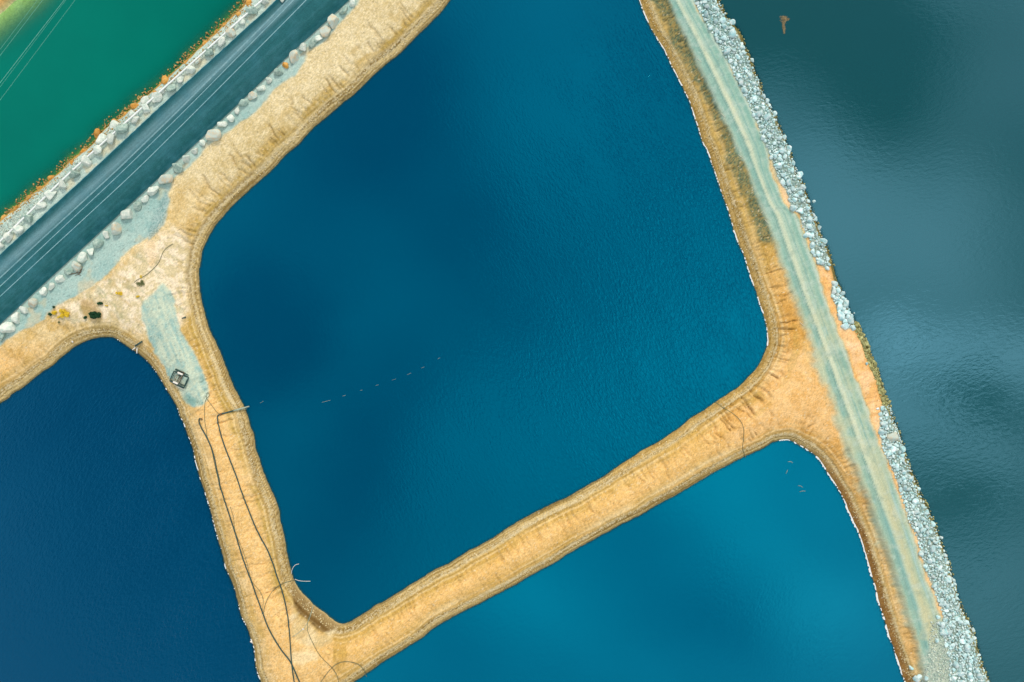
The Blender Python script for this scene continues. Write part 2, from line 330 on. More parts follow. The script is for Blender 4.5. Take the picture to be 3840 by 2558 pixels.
# plateau between the road and the two ponds
pl = pmask([(470,990),(560,900),(680,860),(720,980),(715,1150),(660,1230),(600,1260),(500,1245),(420,1215),(300,1215),(190,1180),(280,1120),(400,1045)], 26, 22)
pn = sst(fbm(GX/1.3, GY/1.3, 4, 141, .65), .42, .6)
lay(pl*.9, (222,206,166), (250,234,206), pn)
lay(pl*sst(fbm((GX+GY)/1.2, (GX-GY)/4.5, 4, 145, .6), .56, .66)*.5, (160,166,130), (206,176,112), NM)
lay(pmask([(575,900),(590,960),(570,1010),(548,960),(540,915)], 8, 5)*.8, (236,206,158), (246,222,186), NM)
lay(pmask([(300,1130),(345,1125),(385,1180),(370,1215),(320,1190)], 7, 5)*.7, (186,150,84), (206,176,116), NM)
lay(pmask([(350,1215),(400,1208),(440,1225),(430,1255),(380,1260),(340,1245)], 9, 6)*.7, (164,146,84), (186,160,96), NM)
# rims by the water: wet foot, brown benches, pale stranded stones
st = vn(wS/16, DN*5.5, 151); st2 = vn(wS/9, DN*9, 153)
rim = (1-sst(DN, 1.7, 2.6))*(NID != 0)*(NID != 4)
lay(rim*.9, (138,112,56), (214,190,134), sst(st*.5+st2*.5, .3, .68))
lay(rim*sst(DN, 1.0, 1.35)*(1-sst(DN, 1.7, 2.1))*sst(NS*.6+st*.4, .35, .7)*.75, (222,206,168))
lay((1-sst(DN, .22, .5))*(NID != 0)*.8, (112,98,62), (150,134,92), NS)
rsd = (NID == 3)*rds*(1-sst(DN, .9, 1.7)); lay(rsd*.9, (132,92,44), (160,120,66), NS)
rsn = (NID == 1)*(SX > 2300)*sst(SY, -400, 0)*(1-sst(DN, 1.0, 1.8)); lay(rsn*.5, (176,138,66), (212,176,104), NS)
sl = (NID == 1)*(SX > 2300)*np.exp(-((DN-2.9-.4*vn(wS/12, wS*0, 5))/.28)**2)*sst(SY, 150, 400); lay(sl*.6, (232,200,140))
for c_, w_, op_, rgb_ in ((2.85, .16, .6, (244,220,168)), (2.45, .12, .5, (150,124,66)), (3.9, .14, .35, (240,210,152))):
    ln_ = np.exp(-((DN-c_-.7*(vn(S/18, S*0, 5)-.5))/w_)**2)*sst(vn(S/9, S*0, 15), .25, .5)*((NID == 1)|(NID == 3)|(NID == 2))*(1-rdn)*(1-nwb*.6); lay(np.clip(ln_*op_, 0, 1), rgb_)
# slurry beach in the corner of the middle pond
sb = pmask([(1097,2190),(1094,2223),(1112,2290),(1150,2322),(1211,2372),(1262,2356),(1290,2330),(1230,2290),(1150,2215),(1112,2165)], 5, 2)
lay(sb, (112,82,36), (190,166,116), sst(vn(wS/30, DN*3.0, 161), .2, .8)*.5+.5*(1-sst(DN, .5, 2.6)))
cb = pmask([(1095,2300),(1140,2325),(1200,2378),(1258,2362),(1220,2420),(1150,2420),(1095,2380)], 12, 10); lay(cb*.8, (216,192,140), (240,222,180), NM)
cb = pmask([(1090,2450),(1190,2440),(1180,2475),(1095,2490)], 10, 12); lay(cb*.7, (244,222,176))
sc_ = sst(SX, 1500, 1700)*(1-sst(SX, 2700, 2800))*(NID == 3)*np.exp(-((DN-3.1)/.6)**2)*sst(fbm(wS/12, D*0, 2, 165), .4, .6); lay(np.clip(sc_*.6, 0, 1), (248,222,170))
# gravel pads on the left
pad = (1-sst(uPD+(fbm(GX/2, GY/2, 3, 171)-.5)*1.0, -.35, .35))*sst(uRL, -6, -5)*(SX < 2000)*(DN > .8)
lay(pad, (152,190,186), (186,210,202), NM*.3+NS*.4+NB*.3)
lay(pad*sst(fbm(GX/3.5, GY/3.5, 3, 175), .6, .72)*.45*(uSE > 1.6), (212,202,164), (226,196,146), NM)
pd2 = pmask([(560,900),(620,830),(632,760),(625,720),(600,760),(560,850)], 6, 5); lay(pd2*.8, (120,158,156), (176,200,196), NS)
pn2 = pmask([(588,1089),(608,1060),(628,1080),(653,1130),(669,1220),(694,1265),(735,1335),(759,1388),(780,1445),(778,1494),(755,1522),(727,1525),(694,1510),(669,1461),(637,1420),(612,1375),(584,1331),(559,1273),(543,1224),(530,1180),(535,1135)], 6, 7)
cs = vn((SX-.42*SY)/9, SY/90, 181)
lay(pn2, (156,192,186), (206,218,196), sst(cs*.5+NM*.25+NS*.25, .2, .8))
lay(pmask([(690,1480),(740,1500),(760,1515),(700,1515),(680,1490)], 8, 6)*.5, (110,156,146))
# ground across the guardrail: pale gravel, then the stained rock foot, then the shoal
ngr = sst(-uNW, -.1, .25)*(SX < 2000)*(DN > -.2)*(NID == 0)
lay(ngr, (166,196,190), (208,226,216), NM*.4+NS*.6)
lay(ngr*sst(fbm(GX/2.2, GY/2.2, 3, 185), .52, .64)*.6*sst(uRL, .6, 1.5), (222,212,176))
osh = (NID == 0)*(SX < 2000)*sst(DN, -9, -6)*(1-sst(DN+(fbm(GX/1.5, GY/1.5, 3, 183)-.5)*1.2, .9, 1.5))*(SY > -500)*(SX+SY > 300)
lay(osh, (176,134,52), (216,172,92), NS)
lay(osh*sst(-DN, .0, .4), (84,132,80), (140,160,84), NM)
san = (1-sst(SX+1.15*SY+(fbm(GX/3, GY/3, 3, 187)-.5)*90, 300, 560))*(NID == 0)
lay(san*1.0, (238,184,112), (250,220,170), NM); lay(san*(1-sst(DN, -.2, 1.0)), (214,210,150), (228,222,170), NM)
# the right-hand embankment: dark grass strip, gravel road with wheel tracks, peach verge, riprap bed, olive foot
ev = (SX > 2200)*one
dkx = (SX-XI([(2420,-420),(2492,0),(2556,122),(2600,285),(2680,345),(2740,480),(2790,640),(2846,804),(2890,902),(2895,1008)], SY))*.92*PX
DKC = XI([(2400,-420),(2478,0),(2515,60),(2560,170),(2630,290),(2688,400),(2740,520),(2770,640),(2835,760),(2868,870),(2898,940)], SY)
dk = np.exp(-(((SX-DKC)*.92*PX+(fbm(GX/1.5, GY/1.5, 3, 191, .7)-.5)*2.0)/1.7)**2)*ev*(1-sst(SY, 880, 930))
dk = np.clip(dk*1.9, 0, 1)
lay(dk*(.45+.55*NS), (62,90,78), (120,134,100), RNG.random(GX.shape).astype(np.float32))
gt = (vR-vL); tt = np.clip(vL/np.maximum(gt+ (vL-vR)*0+ .001, .001), -1, 2)
wid = (XI(GR, SY)-XI(GL, SY))*.92*PX; tt = vL/np.maximum(wid, .5)
edge = (fbm(GX/2.5, GY/2.5, 4, 195, .6)-.5)*2.2
gm = sst(vL+edge*(.6+.8*sst(SY, 700, 1300)), -.6-1.2*sst(SY, 700, 1300), .6+.9*sst(SY, 700, 1300))*(1-sst(vR+edge*.7, -.5, .5))*ev
gmw = sst(SY, 700, 1300)*ev; lay(gm, (146,186,170), (178,206,188), NM*.4+NS*.3+.3*NB); lay(gm*gmw*.6*(.5+.5*vn(tt*14, SY/140, 8)), (196,204,168))
wob = (vn(SY/160, SY*0, 7)-.5)*.12
tw_ = wob+.03*(fbm(GX/1.2, GY/1.2, 2, 197)-.5)
def trk(c, wd, rgb, op):
    lay(gm*np.exp(-((tt-c-tw_)/wd)**2)*op*(.35+.65*fbm(GX/3.5+c*40, GY/7, 3, 198))*1.25, rgb)
trk(.45, .10, (212,220,192), 1.0); trk(.84, .08, (132,180,168), .85); trk(.22, .07, (132,178,168), .85)
trk(.31, .03, (98,150,146), .9); trk(.66, .028, (112,164,162), .8); trk(.36, .012, (90,140,138), .7); trk(.56, .02, (150,188,176), .7); trk(.05, .03, (208,214,180), .7); trk(.97, .04, (206,220,206), .7)
lay(gm*sst(SY, 1650, 1900)*np.exp(-((tt-.6-wob)/.16)**2)*.75, (208,202,158)); lay(gm*sst(SY, 1800, 2000)*np.exp(-((tt-.34)/.09)**2)*.85, (130,178,172))
lay(gm*sst(SY, 1650, 1900)*np.exp(-((tt-.82)/.03)**2)*.8, (176,206,204))
lay(gm*sst(fbm(GX/5, GY/5, 3, 205), .52, .68)*sst(SY, 1000, 1300)*.35, (212,206,166))
pe = sst(vR+edge*.6, .0, .8)*ev
lay(pe, (240,186,118), (252,214,168), NM*.6+NB*.4)
lay(pe*(NID == 4)*(1-sst(DN, 1.2, 2.6))*.8, (200,144,66), (230,176,100), NM)
lay(pe*(1-sst(SY, 640, 760))*.8, (176,190,166), (216,196,150), NM)
lay(ev*(NID == 4)*(1-sst(DN, .7, 1.3)), (86,82,40), (132,120,66), NS)
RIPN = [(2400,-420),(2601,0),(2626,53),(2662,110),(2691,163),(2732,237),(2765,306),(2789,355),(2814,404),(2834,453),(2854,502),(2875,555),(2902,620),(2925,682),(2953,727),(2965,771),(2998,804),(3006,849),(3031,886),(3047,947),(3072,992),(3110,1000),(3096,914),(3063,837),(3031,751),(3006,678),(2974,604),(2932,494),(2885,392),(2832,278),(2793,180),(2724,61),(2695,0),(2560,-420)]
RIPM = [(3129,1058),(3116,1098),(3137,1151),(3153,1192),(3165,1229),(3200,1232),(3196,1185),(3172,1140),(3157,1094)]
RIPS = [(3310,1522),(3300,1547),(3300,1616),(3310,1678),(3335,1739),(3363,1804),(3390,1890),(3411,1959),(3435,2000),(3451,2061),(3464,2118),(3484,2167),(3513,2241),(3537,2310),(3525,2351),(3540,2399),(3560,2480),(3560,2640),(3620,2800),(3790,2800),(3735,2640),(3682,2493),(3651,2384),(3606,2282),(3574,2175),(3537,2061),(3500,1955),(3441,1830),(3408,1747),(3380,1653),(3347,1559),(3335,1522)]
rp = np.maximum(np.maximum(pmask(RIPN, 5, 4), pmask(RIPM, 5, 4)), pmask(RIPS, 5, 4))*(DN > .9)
lay(rp*.9, (84,124,124), (160,194,190), NS)  # bed painted dark to deepen the shade in gaps between rocks
rub = pmask([(3470,2440),(3530,2400),(3580,2480),(3600,2640),(3640,2800),(3430,2800),(3440,2600),(3455,2500)], 16, 16); lay(rub*.8, (156,184,172), (216,222,204), NS)
lay(gm*sst(fbm(GX/1.1, GY/1.1, 3, 207, .7), .5, .72)*.35, (196,214,204)); lay(gm*sst(fbm(GX/1.4, GY/1.4, 3, 209, .7), .56, .75)*.3, (116,152,144))
# fine stones and grain
g1 = RNG.random(GX.shape).astype(np.float32); g2 = RNG.random(GX.shape).astype(np.float32)
rough = (1-gm)*(1-pn2*.6)*(1-pad*.5)
C3 *= (1+(g1-.5)*(.14+.20*rough))[..., None]
sp = (g2 > .988)&(DN > .3); C3 = np.where((sp*(rough > .5))[..., None], C3*.35+A(240, 224, 190).astype(np.float32)*.65, C3)
sp = (g2 < .012)&(DN > .3)&(gm < .4); C3 = np.where(sp[..., None], C3*.62, C3)
C3 = np.clip(C3, 0, 1)

# ------------------------------------------------------------------ ground mesh, cut into ground / gravel roads
def attr_color(me, name, arr):
    ca = me.color_attributes.new(name, 'FLOAT_COLOR', 'POINT'); ca.data.foreach_set('color', np.concatenate([arr, np.ones((len(arr), 1), dtype=np.float32)], 1).astype(np.float32).ravel())
def attr_f(me, name, arr):
    a = me.attributes.new(name, 'FLOAT', 'POINT'); a.data.foreach_set('value', arr.astype(np.float32).ravel())
gmat = bpy.data.materials.new('earth'); gmat.use_nodes = True; T = NT(gmat.node_tree); bs = gmat.node_tree.nodes['Principled BSDF']
at = T.n('ShaderNodeAttribute', attribute_name='tone')
tcg = T.n('ShaderNodeTexCoord')
nz1 = T.n('ShaderNodeTexNoise', ins={'Vector': tcg.outputs['Object'], 'Scale': 5.0, 'Detail': 3.0, 'Roughness': .7})
f1 = T.n('ShaderNodeMapRange', ins={0: nz1.outputs[0], 1: .3, 2: .7, 3: .84, 4: 1.16}).outputs[0]
cc = T.v('MULTIPLY', at.outputs['Color'], T.n('ShaderNodeCombineXYZ', ins={0: f1, 1: f1, 2: f1}).outputs[0])
gmat.node_tree.links.new(cc, bs.inputs['Base Color']); bs.inputs['Roughness'].default_value = .95; bs.inputs['Specular IOR Level'].default_value = .15
bp = T.n('ShaderNodeBump', ins={'Strength': .55, 'Distance': .12, 'Height': nz1.outputs[0]}); gmat.node_tree.links.new(bp.outputs[0], bs.inputs['Normal'])

idx = np.arange(NX*NY).reshape(NY, NX)
Q = np.stack([idx[:-1, :-1], idx[:-1, 1:], idx[1:, 1:], idx[1:, :-1]], -1).reshape(-1, 4)
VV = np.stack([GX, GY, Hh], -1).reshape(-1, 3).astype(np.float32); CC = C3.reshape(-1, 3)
gmF = ((gm*(1-rp))[:-1, :-1] > .5).ravel()&(np.abs(VV[Q[:, 0], 0]) < 400)
p2F = (np.maximum(pn2, 0)[:-1, :-1] > .5).ravel()
def sub(name, sel):
    q = Q[sel]; u, inv = np.unique(q, return_inverse=True)
    me = mesh_np(name, VV[u], inv.reshape(-1, 4), smooth=True); attr_color(me, 'tone', CC[u]); return link(name, me, gmat)
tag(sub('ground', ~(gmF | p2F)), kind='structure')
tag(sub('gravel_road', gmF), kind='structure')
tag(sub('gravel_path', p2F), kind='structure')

# ------------------------------------------------------------------ water, one sheet per pond
def water(k, name, body, body2, tint, spec, opk, rip, rough=.06, wl=.75, ang=0, bumpd=.05):
    st2_ = 2
    j = slice(0, NY, st2_); i = slice(0, NX, st2_)
    x, y, sdv, pid, nid, h = GX[j, i], GY[j, i], SDT[j, i], PID[j, i], NID[j, i], Hh[j, i]
    own = (pid == k) | ((nid == k)&(sdv < 1.3)&(sdv > 0))
    n2, n1_ = x.shape; ii = np.arange(n1_*n2).reshape(n2, n1_)
    q = np.stack([ii[:-1, :-1], ii[:-1, 1:], ii[1:, 1:], ii[1:, :-1]], -1).reshape(-1, 4)
    o = own.ravel(); q = q[o[q].any(1)]
    u, inv = np.unique(q, return_inverse=True)
    V = np.stack([x, y, x*0], -1).reshape(-1, 3)[u]
    me = mesh_np(name, V, inv.reshape(-1, 4), smooth=True)
    dep = np.maximum(-h, 0).ravel()[u]; attr_f(me, 'murk', 1-np.exp(-dep*opk))
    attr_f(me, 'ripple', np.clip(rip(V[:, 0]/PX+1920, 1279-V[:, 1]/PX), 0, 2))
    m = bpy.data.materials.new(name); m.use_nodes = True; T = NT(m.node_tree); b = m.node_tree.nodes['Principled BSDF']; out = m.node_tree.nodes['Material Output']
    tcw = T.n('ShaderNodeTexCoord'); ob = tcw.outputs['Object']
    nb = T.n('ShaderNodeTexNoise', ins={'Vector': ob, 'Scale': .018, 'Detail': 4.0, 'Roughness': .55})
    f = T.n('ShaderNodeMapRange', ins={0: nb.outputs[0], 1: .35, 2: .65}).outputs[0]
    m.node_tree.links.new(T.mixc(f, A4(*body), A4(*body2)), b.inputs['Base Color'])
    b.inputs['Roughness'].default_value = rough; b.inputs['IOR'].default_value = 1.33; b.inputs['Specular IOR Level'].default_value = spec
    b.inputs['Specular Tint'].default_value = tuple(tint)+(1,)
    rp_ = T.n('ShaderNodeAttribute', attribute_name='ripple').outputs['Fac']
    rv = T.n('ShaderNodeVectorRotate', rotation_type='Z_AXIS', ins={'Vector': ob, 'Angle': R(ang)}).outputs[0]
    wv = T.n('ShaderNodeTexNoise', ins={'Vector': T.v('MULTIPLY', rv, (1/wl, .45/wl, 1)), 'Scale': 1.0, 'Detail': 2.5, 'Roughness': .55, 'Distortion': .5})
    wv2 = T.n('ShaderNodeTexNoise', ins={'Vector': T.v('MULTIPLY', rv, (.13, .06, 1)), 'Scale': 1.0, 'Detail': 2.0})
    amp = T.m('MULTIPLY', rp_, T.n('ShaderNodeMapRange', ins={0: wv2.outputs[0], 1: .35, 2: .65, 3: .5, 4: 1.2}).outputs[0])
    hgt = T.m('MULTIPLY', wv.outputs[0], amp)
    bp_ = T.n('ShaderNodeBump', ins={'Strength': 1.0, 'Distance': bumpd, 'Height': hgt}); m.node_tree.links.new(bp_.outputs[0], b.inputs['Normal'])
    mk = T.n('ShaderNodeAttribute', attribute_name='murk').outputs['Fac']
    tr = T.n('ShaderNodeBsdfTransparent', ins={0: (.7, .94, .74, 1) if k == 0 else (.4, .7, .75, 1)})
    mx = T.n('ShaderNodeMixShader', ins={0: mk, 1: tr.outputs[0], 2: b.outputs[0]})
    m.node_tree.links.new(mx.outputs[0], out.inputs[0])
    return tag(link(name, me, m), kind='structure')
water(0, 'green_pond_water', (0,106,94), (0,120,104), (.03,.9,.8), .5, 2.3, lambda x, y: .35+0*x, ang=40)
water(1, 'blue_pond_water', (0,61,95), (0,66,100), (.0,.70,.95), 2.3, 9, lambda x, y: .16+1.3*sst(x+.35*y, 1900, 2900)*(1-.6*sst(y-.6*x, 250, 700)), ang=-28, wl=.5, bumpd=.09)
water(2, 'dark_blue_pond_water', (0,53,88), (0,57,92), (.0,.55,1.0), 1.8, 9, lambda x, y: .5+.9*sst(x, 200, 700)*sst(y, 1300, 1700), ang=35, wl=.5, bumpd=.13)
water(3, 'bright_blue_pond_water', (0,87,123), (0,92,128), (.0,.80,1.0), 1.9, 9, lambda x, y: .3+0*x, ang=30, wl=.5)
water(4, 'grey_lake_water', (6,72,76), (8,74,80), (.36,.78,1.0), 2.1, 7, lambda x, y: .3+.25*sst(y, 1000, 1400), ang=78, wl=.7, bumpd=.045)

# ------------------------------------------------------------------ asphalt road and painted lines
def simple(name, c1, c2=None, scale=3.0, rough=.8, bump=.0, spec=.3, rnd=0.0, island=0.0, detail=5.0, bd=.1, lo=.35, hi=.65):
    m = bpy.data.materials.new(name); m.use_nodes = True; T = NT(m.node_tree); b = m.node_tree.nodes['Principled BSDF']
    tcm = T.n('ShaderNodeTexCoord'); geo = T.n('ShaderNodeNewGeometry')
    nz = T.n('ShaderNodeTexNoise', ins={'Vector': geo.outputs['Position'], 'Scale': scale, 'Detail': detail, 'Roughness': .6})
    f = T.n('ShaderNodeMapRange', ins={0: nz.outputs[0], 1: lo, 2: hi}).outputs[0]
    c = T.mixc(f, A4(*c1), A4(*(c2 or c1)))
    if rnd or island:
        src = T.n('ShaderNodeObjectInfo').outputs['Random'] if rnd else geo.outputs['Random Per Island']
        k = rnd or island
        g = T.n('ShaderNodeMapRange', ins={0: src, 3: 1-k, 4: 1+k*.6}).outputs[0]
        c = T.v('MULTIPLY', c, T.n('ShaderNodeCombineXYZ', ins={0: g, 1: g, 2: g}).outputs[0])
    m.node_tree.links.new(c, b.inputs['Base Color']); b.inputs['Roughness'].default_value = rough; b.inputs['Specular IOR Level'].default_value = spec
    if bump:
        bp_ = T.n('ShaderNodeBump', ins={'Strength': bump, 'Distance': bd, 'Height': nz.outputs[0]}); m.node_tree.links.new(bp_.outputs[0], b.inputs['Normal'])
    return m
yy = np.arange(-400, 1601, 8.0)
def wz(sx, sy, z): q = (HC-z)/HC; return (sx-1920)*PX*q, (1279-sy)*PX*q
xa, xb = XI(E_NW, yy), XI(E_SE, yy)
def smooth1(a, n=12):
    k = np.ones(n)/n; p = np.pad(a, n, mode='reflect', reflect_type='odd'); return np.convolve(p, k, 'same')[n:-n]
xa, xb = smooth1(xa), smooth1(xb)
NC = 60; V = []; CA = []
AL = lambda *c: A(*c)
for j_, y in enumerate(yy):
    for i in range(NC+1):
        t = i/NC; e = 0
        if i in (0, NC): e = (random.random()-.5)*2.5
        x, yw = wz(xa[j_]+(xb[j_]-xa[j_])*t+e, y, ROADZ); V.append((x, yw, ROADZ-.04*abs(t-.45)))
V = np.array(V); t = np.tile(np.linspace(0, 1, NC+1), len(yy)); yv = np.repeat(yy, NC+1)
c = np.tile(A(34,92,98), (len(V), 1))
def rl(mask, rgb): 
    global c
    c = c*(1-mask[:, None])+A(*rgb)*mask[:, None]
n_ = fbm(V[:, 0]/3, V[:, 1]/3, 3, 3); st_ = vn(t*26, yv/260, 9)
rl(np.clip(np.exp(-((t-.22)/.09)**2)*(.65+.5*st_), 0, 1), (116,156,166))  # pale wheel-polished, dusty band with its sheen painted into the colour
rl(np.exp(-((t-.42)/.05)**2)*.35*(.5+st_), (84,136,150))
rl(sst(t, .30, .45)*(1-sst(t, .62, .82))*.6, (44,106,114))
rl(sst(t, .80, .9)*.5, (6,76,86)); rl((1-sst(t, .02, .1))*.5, (8,78,92))
rl((n_ > .5)*(n_-.5)*.9, (60,120,138)); rl(sst(fbm(V[:, 0]/1.1, V[:, 1]/1.1, 3, 13), .5, .8)*.25, (70,128,142)); rl(sst(vn(t*60, yv/90, 19), .6, .95)*.18, (10,62,78)); rl(sst(st_, .55, .9)*.22, (66,120,130))
rl(sst(t, .985, 1.0)*.8, (150,168,160)); rl((1-sst(t, 0, .02))*.5, (30,130,160))
c *= (1+(RNG.random((len(c), 1))-.5)*.16)
ii = np.arange(len(V)).reshape(len(yy), NC+1)
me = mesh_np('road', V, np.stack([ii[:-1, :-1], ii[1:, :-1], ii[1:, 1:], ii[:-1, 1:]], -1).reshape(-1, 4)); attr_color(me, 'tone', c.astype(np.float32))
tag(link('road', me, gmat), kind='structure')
me.flip_normals() if me.polygons[0].normal.z < 0 else None
paint = simple('road_paint', (150,190,198), (112,164,178), scale=1.2, rough=.6)
def ribbon(name, tab, half, z, mat):
    xs = np.interp(yy, [p[1] for p in tab], [p[0] for p in tab]); xs = smooth1(xs, 20)
    V = []; 
    for x, y in zip(xs, yy):
        a = wz(x-half/.68/PX, y, z); b = wz(x+half/.68/PX, y, z); V += [(a[0], a[1], z), (b[0], b[1], z)]
    F = [(2*i, 2*i+2, 2*i+3, 2*i+1) for i in range(len(yy)-1)]
    me = mesh_np(name, V, F)
    if me.polygons[0].normal.z < 0: me.flip_normals()
    return tag(link(name, me, mat), kind='structure')
L1 = [(1462,-420),(1076,0),(600,480),(432,640),(0,1036),(-420,1430)]
L2 = [(1490,-420),(1098,0),(600,506),(459,640),(0,1070),(-420,1465)]
L3 = [(1545,-420),(1145,0),(600,549),(506,640),(0,1107),(-420,1500)]
def ofs(t, d): return [(x+d, y) for x, y in t]
# keep the lines parallel to the road: measured as fractions across it
def frac(tab, dx=0):
    ys_ = [-420, 0, 200, 396, 640, 950, 1215, 1600]; f = np.interp(640, [p[1] for p in tab], [p[0] for p in tab])
    return [(np.interp(y, [p[1] for p in tab], [p[0] for p in tab])+dx, y) for y in ys_]
ribbon('road_marking', frac(L1, -1.6), .045, ROADZ+.012, paint); ribbon('road_marking', frac(L1, 2.2), .06, ROADZ+.012, paint)
ribbon('road_marking', frac(L2), .075, ROADZ+.012, paint); ribbon('road_marking', frac(L3), .08, ROADZ+.012, paint)

# ------------------------------------------------------------------ rocks
def icos(sub_):
    bm = bmesh.new(); bmesh.ops.create_icosphere(bm, subdivisions=sub_, radius=1)
    V = np.array([v.co[:] for v in bm.verts]); F = np.array([[v.index for v in f.verts] for f in bm.faces]); bm.free(); return V, F
ICO = {k: icos(k) for k in (1, 2, 3, 4)}
def rock_shape(rng, sub_=2, planes=13, flat_=.75, ex=1.0, ey=1.0, nzv=.03):
    V, F = ICO[sub_]; d = V/np.linalg.norm(V, axis=1)[:, None]
    n = rng.normal(size=(planes, 3)); n /= np.linalg.norm(n, axis=1)[:, None]
    o = rng.uniform(.55, .95, planes)
    q = d@n.T; r = np.min(np.where(q > .12, o[None, :]/np.maximum(q, .12), 9), axis=1); r = np.minimum(r, 1.2)
    r = r*(1+nzv*(rng.random(len(r))-.5))
    V2 = d*r[:, None]*np.array([ex, ey, flat_]); return V2, F
def turn(V, ang, tilt=0.0, tdir=0.0):
    M = np.array(Matrix.Rotation(ang, 3, 'Z')@Matrix.Rotation(tilt, 3, Vector((math.cos(tdir), math.sin(tdir), 0)))); return V@M.T
pale = simple('pale_limestone', (196,216,206), (240,244,234), scale=1.6, rough=.9, bump=.6, rnd=.16, bd=.25)
stain = simple('stained_limestone', (204,218,208), (222,204,172), scale=1.2, rough=.9, bump=.6, rnd=.1, bd=.25, lo=.45, hi=.66)
greyr = simple('grey_green_rock', (140,172,162), (196,216,204), scale=1.8, rough=.9, bump=.6, rnd=.15, bd=.25)
orng = simple('rust_stained_rock', (204,136,40), (228,182,104), scale=1.8, rough=.9, bump=.5, rnd=.18, bd=.2)
rip_m = simple('blue_grey_riprap', (164,216,222), (240,252,252), scale=1.5, rough=.85, bump=.5, rnd=.26, bd=.2)
rip_s = simple('blue_grey_rubble', (158,212,216), (238,250,250), scale=1.5, rough=.9, bump=.4, island=.28, bd=.15)
oliv_m = simple('olive_wet_stone', (126,126,70), (196,196,140), scale=2.0, rough=.8, bump=.4, island=.35, bd=.15)
org_s = simple('rust_stone', (146,122,70), (214,178,112), scale=2.0, rough=.9, bump=.4, island=.3, bd=.15)
pal_s = simple('pale_rubble', (166,190,182), (220,230,218), scale=2.0, rough=.9, bump=.4, island=.25, bd=.15)
gold_s = simple('straw_stone', (206,184,128), (240,226,186), scale=2.0, rough=.9, bump=.3, island=.25, bd=.1)

ORD = ['first','second','third','fourth','fifth','sixth','seventh','eighth','ninth','tenth','eleventh','twelfth','thirteenth','fourteenth','fifteenth','sixteenth','seventeenth','eighteenth','nineteenth','twentieth','twenty-first','twenty-second','twenty-third','twenty-fourth','twenty-fifth','twenty-sixth','twenty-seventh','twenty-eighth','twenty-ninth','thirtieth','thirty-first','thirty-second','thirty-third','thirty-fourth','thirty-fifth','thirty-sixth','thirty-seventh','thirty-eighth','thirty-ninth','fortieth','forty-first','forty-second','forty-third','forty-fourth','forty-fifth']
def boulder(name, sx, sy, r, mat, ex=1.0, ang=0, hz=.8, sub_=3, seed=0, sink=.3, cat='boulder'):
    rng = np.random.default_rng(seed); V, F = rock_shape(rng, sub_, 10, hz, ex, 1/ex**.5, .03); V = turn(V, R(ang), .15, seed)
    me = mesh_np(name, V*r, F); o = link(name, me, mat)
    p = gp(sx, sy); o.location = (p.x*(1-.4*r*hz/HC), p.y*(1-.4*r*hz/HC), p.z+r*hz*(1-sink)*.75); return o
cA = .40816
row1 = [(1060,-8,36),(993,6,34),(949,41,44),(909,78,31),(867,118,42),(827,158,36),(786,194,37),(745,229,30),(714,257,41),(675,296,33),(641,331,41),(586,369,42),(547,407,42),(507,447,33),(460,484,45),(416,524,41),(369,565,40),(326,604,43),(277,650,39),(233,692,38),(189,732,42),(151,773,39),(108,817,42),(69,857,39),(33,891,37),(4,920,27)]
row2 = [(1322,9,30),(1289,40,38),(1249,78,50),(1222,117,42),(1196,143,27),(1173,160,38),(1137,182,38),(1104,212,45),(1071,244,27),(1045,272,32),(1010,303,29),(980,331,29),(950,361,38),(912,386,34),(891,414,24),(866,442,34),(835,467,35),(800,506,52),(759,538,27),(733,567,27),(700,593,38),(667,626,46),(620,675,54),(576,716,47),(543,745,29),(514,775,34),(477,807,49),(433,854,52),(399,878,35),(367,910,38),(340,944,36),(311,966,40),(289,999,50),(256,1019,31),(228,1046,34),(194,1075,28),(164,1096,36),(122,1132,40),(93,1164,38),(59,1193,45),(31,1228,50),(4,1259,42)]
def hue2(i, n):
    if i in (3, 8): return orng if i == 8 else stain, 'rust-stained' if i == 8 else 'brownish'
    if i % 5 == 2: return stain, 'tan-stained'
    if i % 4 == 1: return greyr, 'grey-green'
    return pale, 'pale'
def szw(r): return 'small' if r < 31 else ('large' if r > 43 else 'middling')
random.seed(3)
for i, (x, y, r) in enumerate(row1):
    m, hn = (stain, 'pinkish stained') if i in (4, 7) else ((greyr, 'grey') if i % 4 == 2 else (pale, 'pale'))
    o = boulder('boulder', x, y, r*cA*PX*1.05, m, random.uniform(.95, 1.3), random.uniform(20, 60), .78, 4, 100+i)
    tag(o, f'{szw(r)} {hn} boulder between guardrail and asphalt, {ORD[i]} from the top edge', 'boulder', 'boulders in the row beside the guardrail')
for i, (x, y, r) in enumerate(row2):
    m, hn = hue2(i, 0)
    o = boulder('boulder', x, y, r*cA*PX*1.08, m, random.uniform(.9, 1.25), random.uniform(10, 80), .78, 4, 200+i)
    tag(o, f'{szw(r)} {hn} boulder beside the roadside gravel, {ORD[i]} from the top edge', 'boulder', 'boulders in the row on the gravel side of the road')
bank = [(549,378,30,'p'),(604,339,26,'p'),(432,469,35,'p'),(380,522,38,'p'),(496,426,26,'p'),(812,143,20,'p'),(705,268,20,'p'),
        (367,503,34,'o'),(512,398,34,'o'),(620,305,38,'o'),(424,461,27,'o'),(470,432,22,'o'),(584,349,22,'o'),(311,572,26,'o'),(934,14,28,'o'),(896,53,22,'o'),(845,93,24,'o'),(812,120,22,'o'),(770,166,24,'o'),(700,235,20,'o'),(270,612,22,'o'),(192,672,26,'o'),(150,706,22,'o'),(110,743,24,'o'),(60,784,22,'o'),(16,818,24,'o')]
no = sorted([b for b in bank if b[3] == 'o'], key=lambda b: b[1]); npp = sorted([b for b in bank if b[3] == 'p'], key=lambda b: b[1])
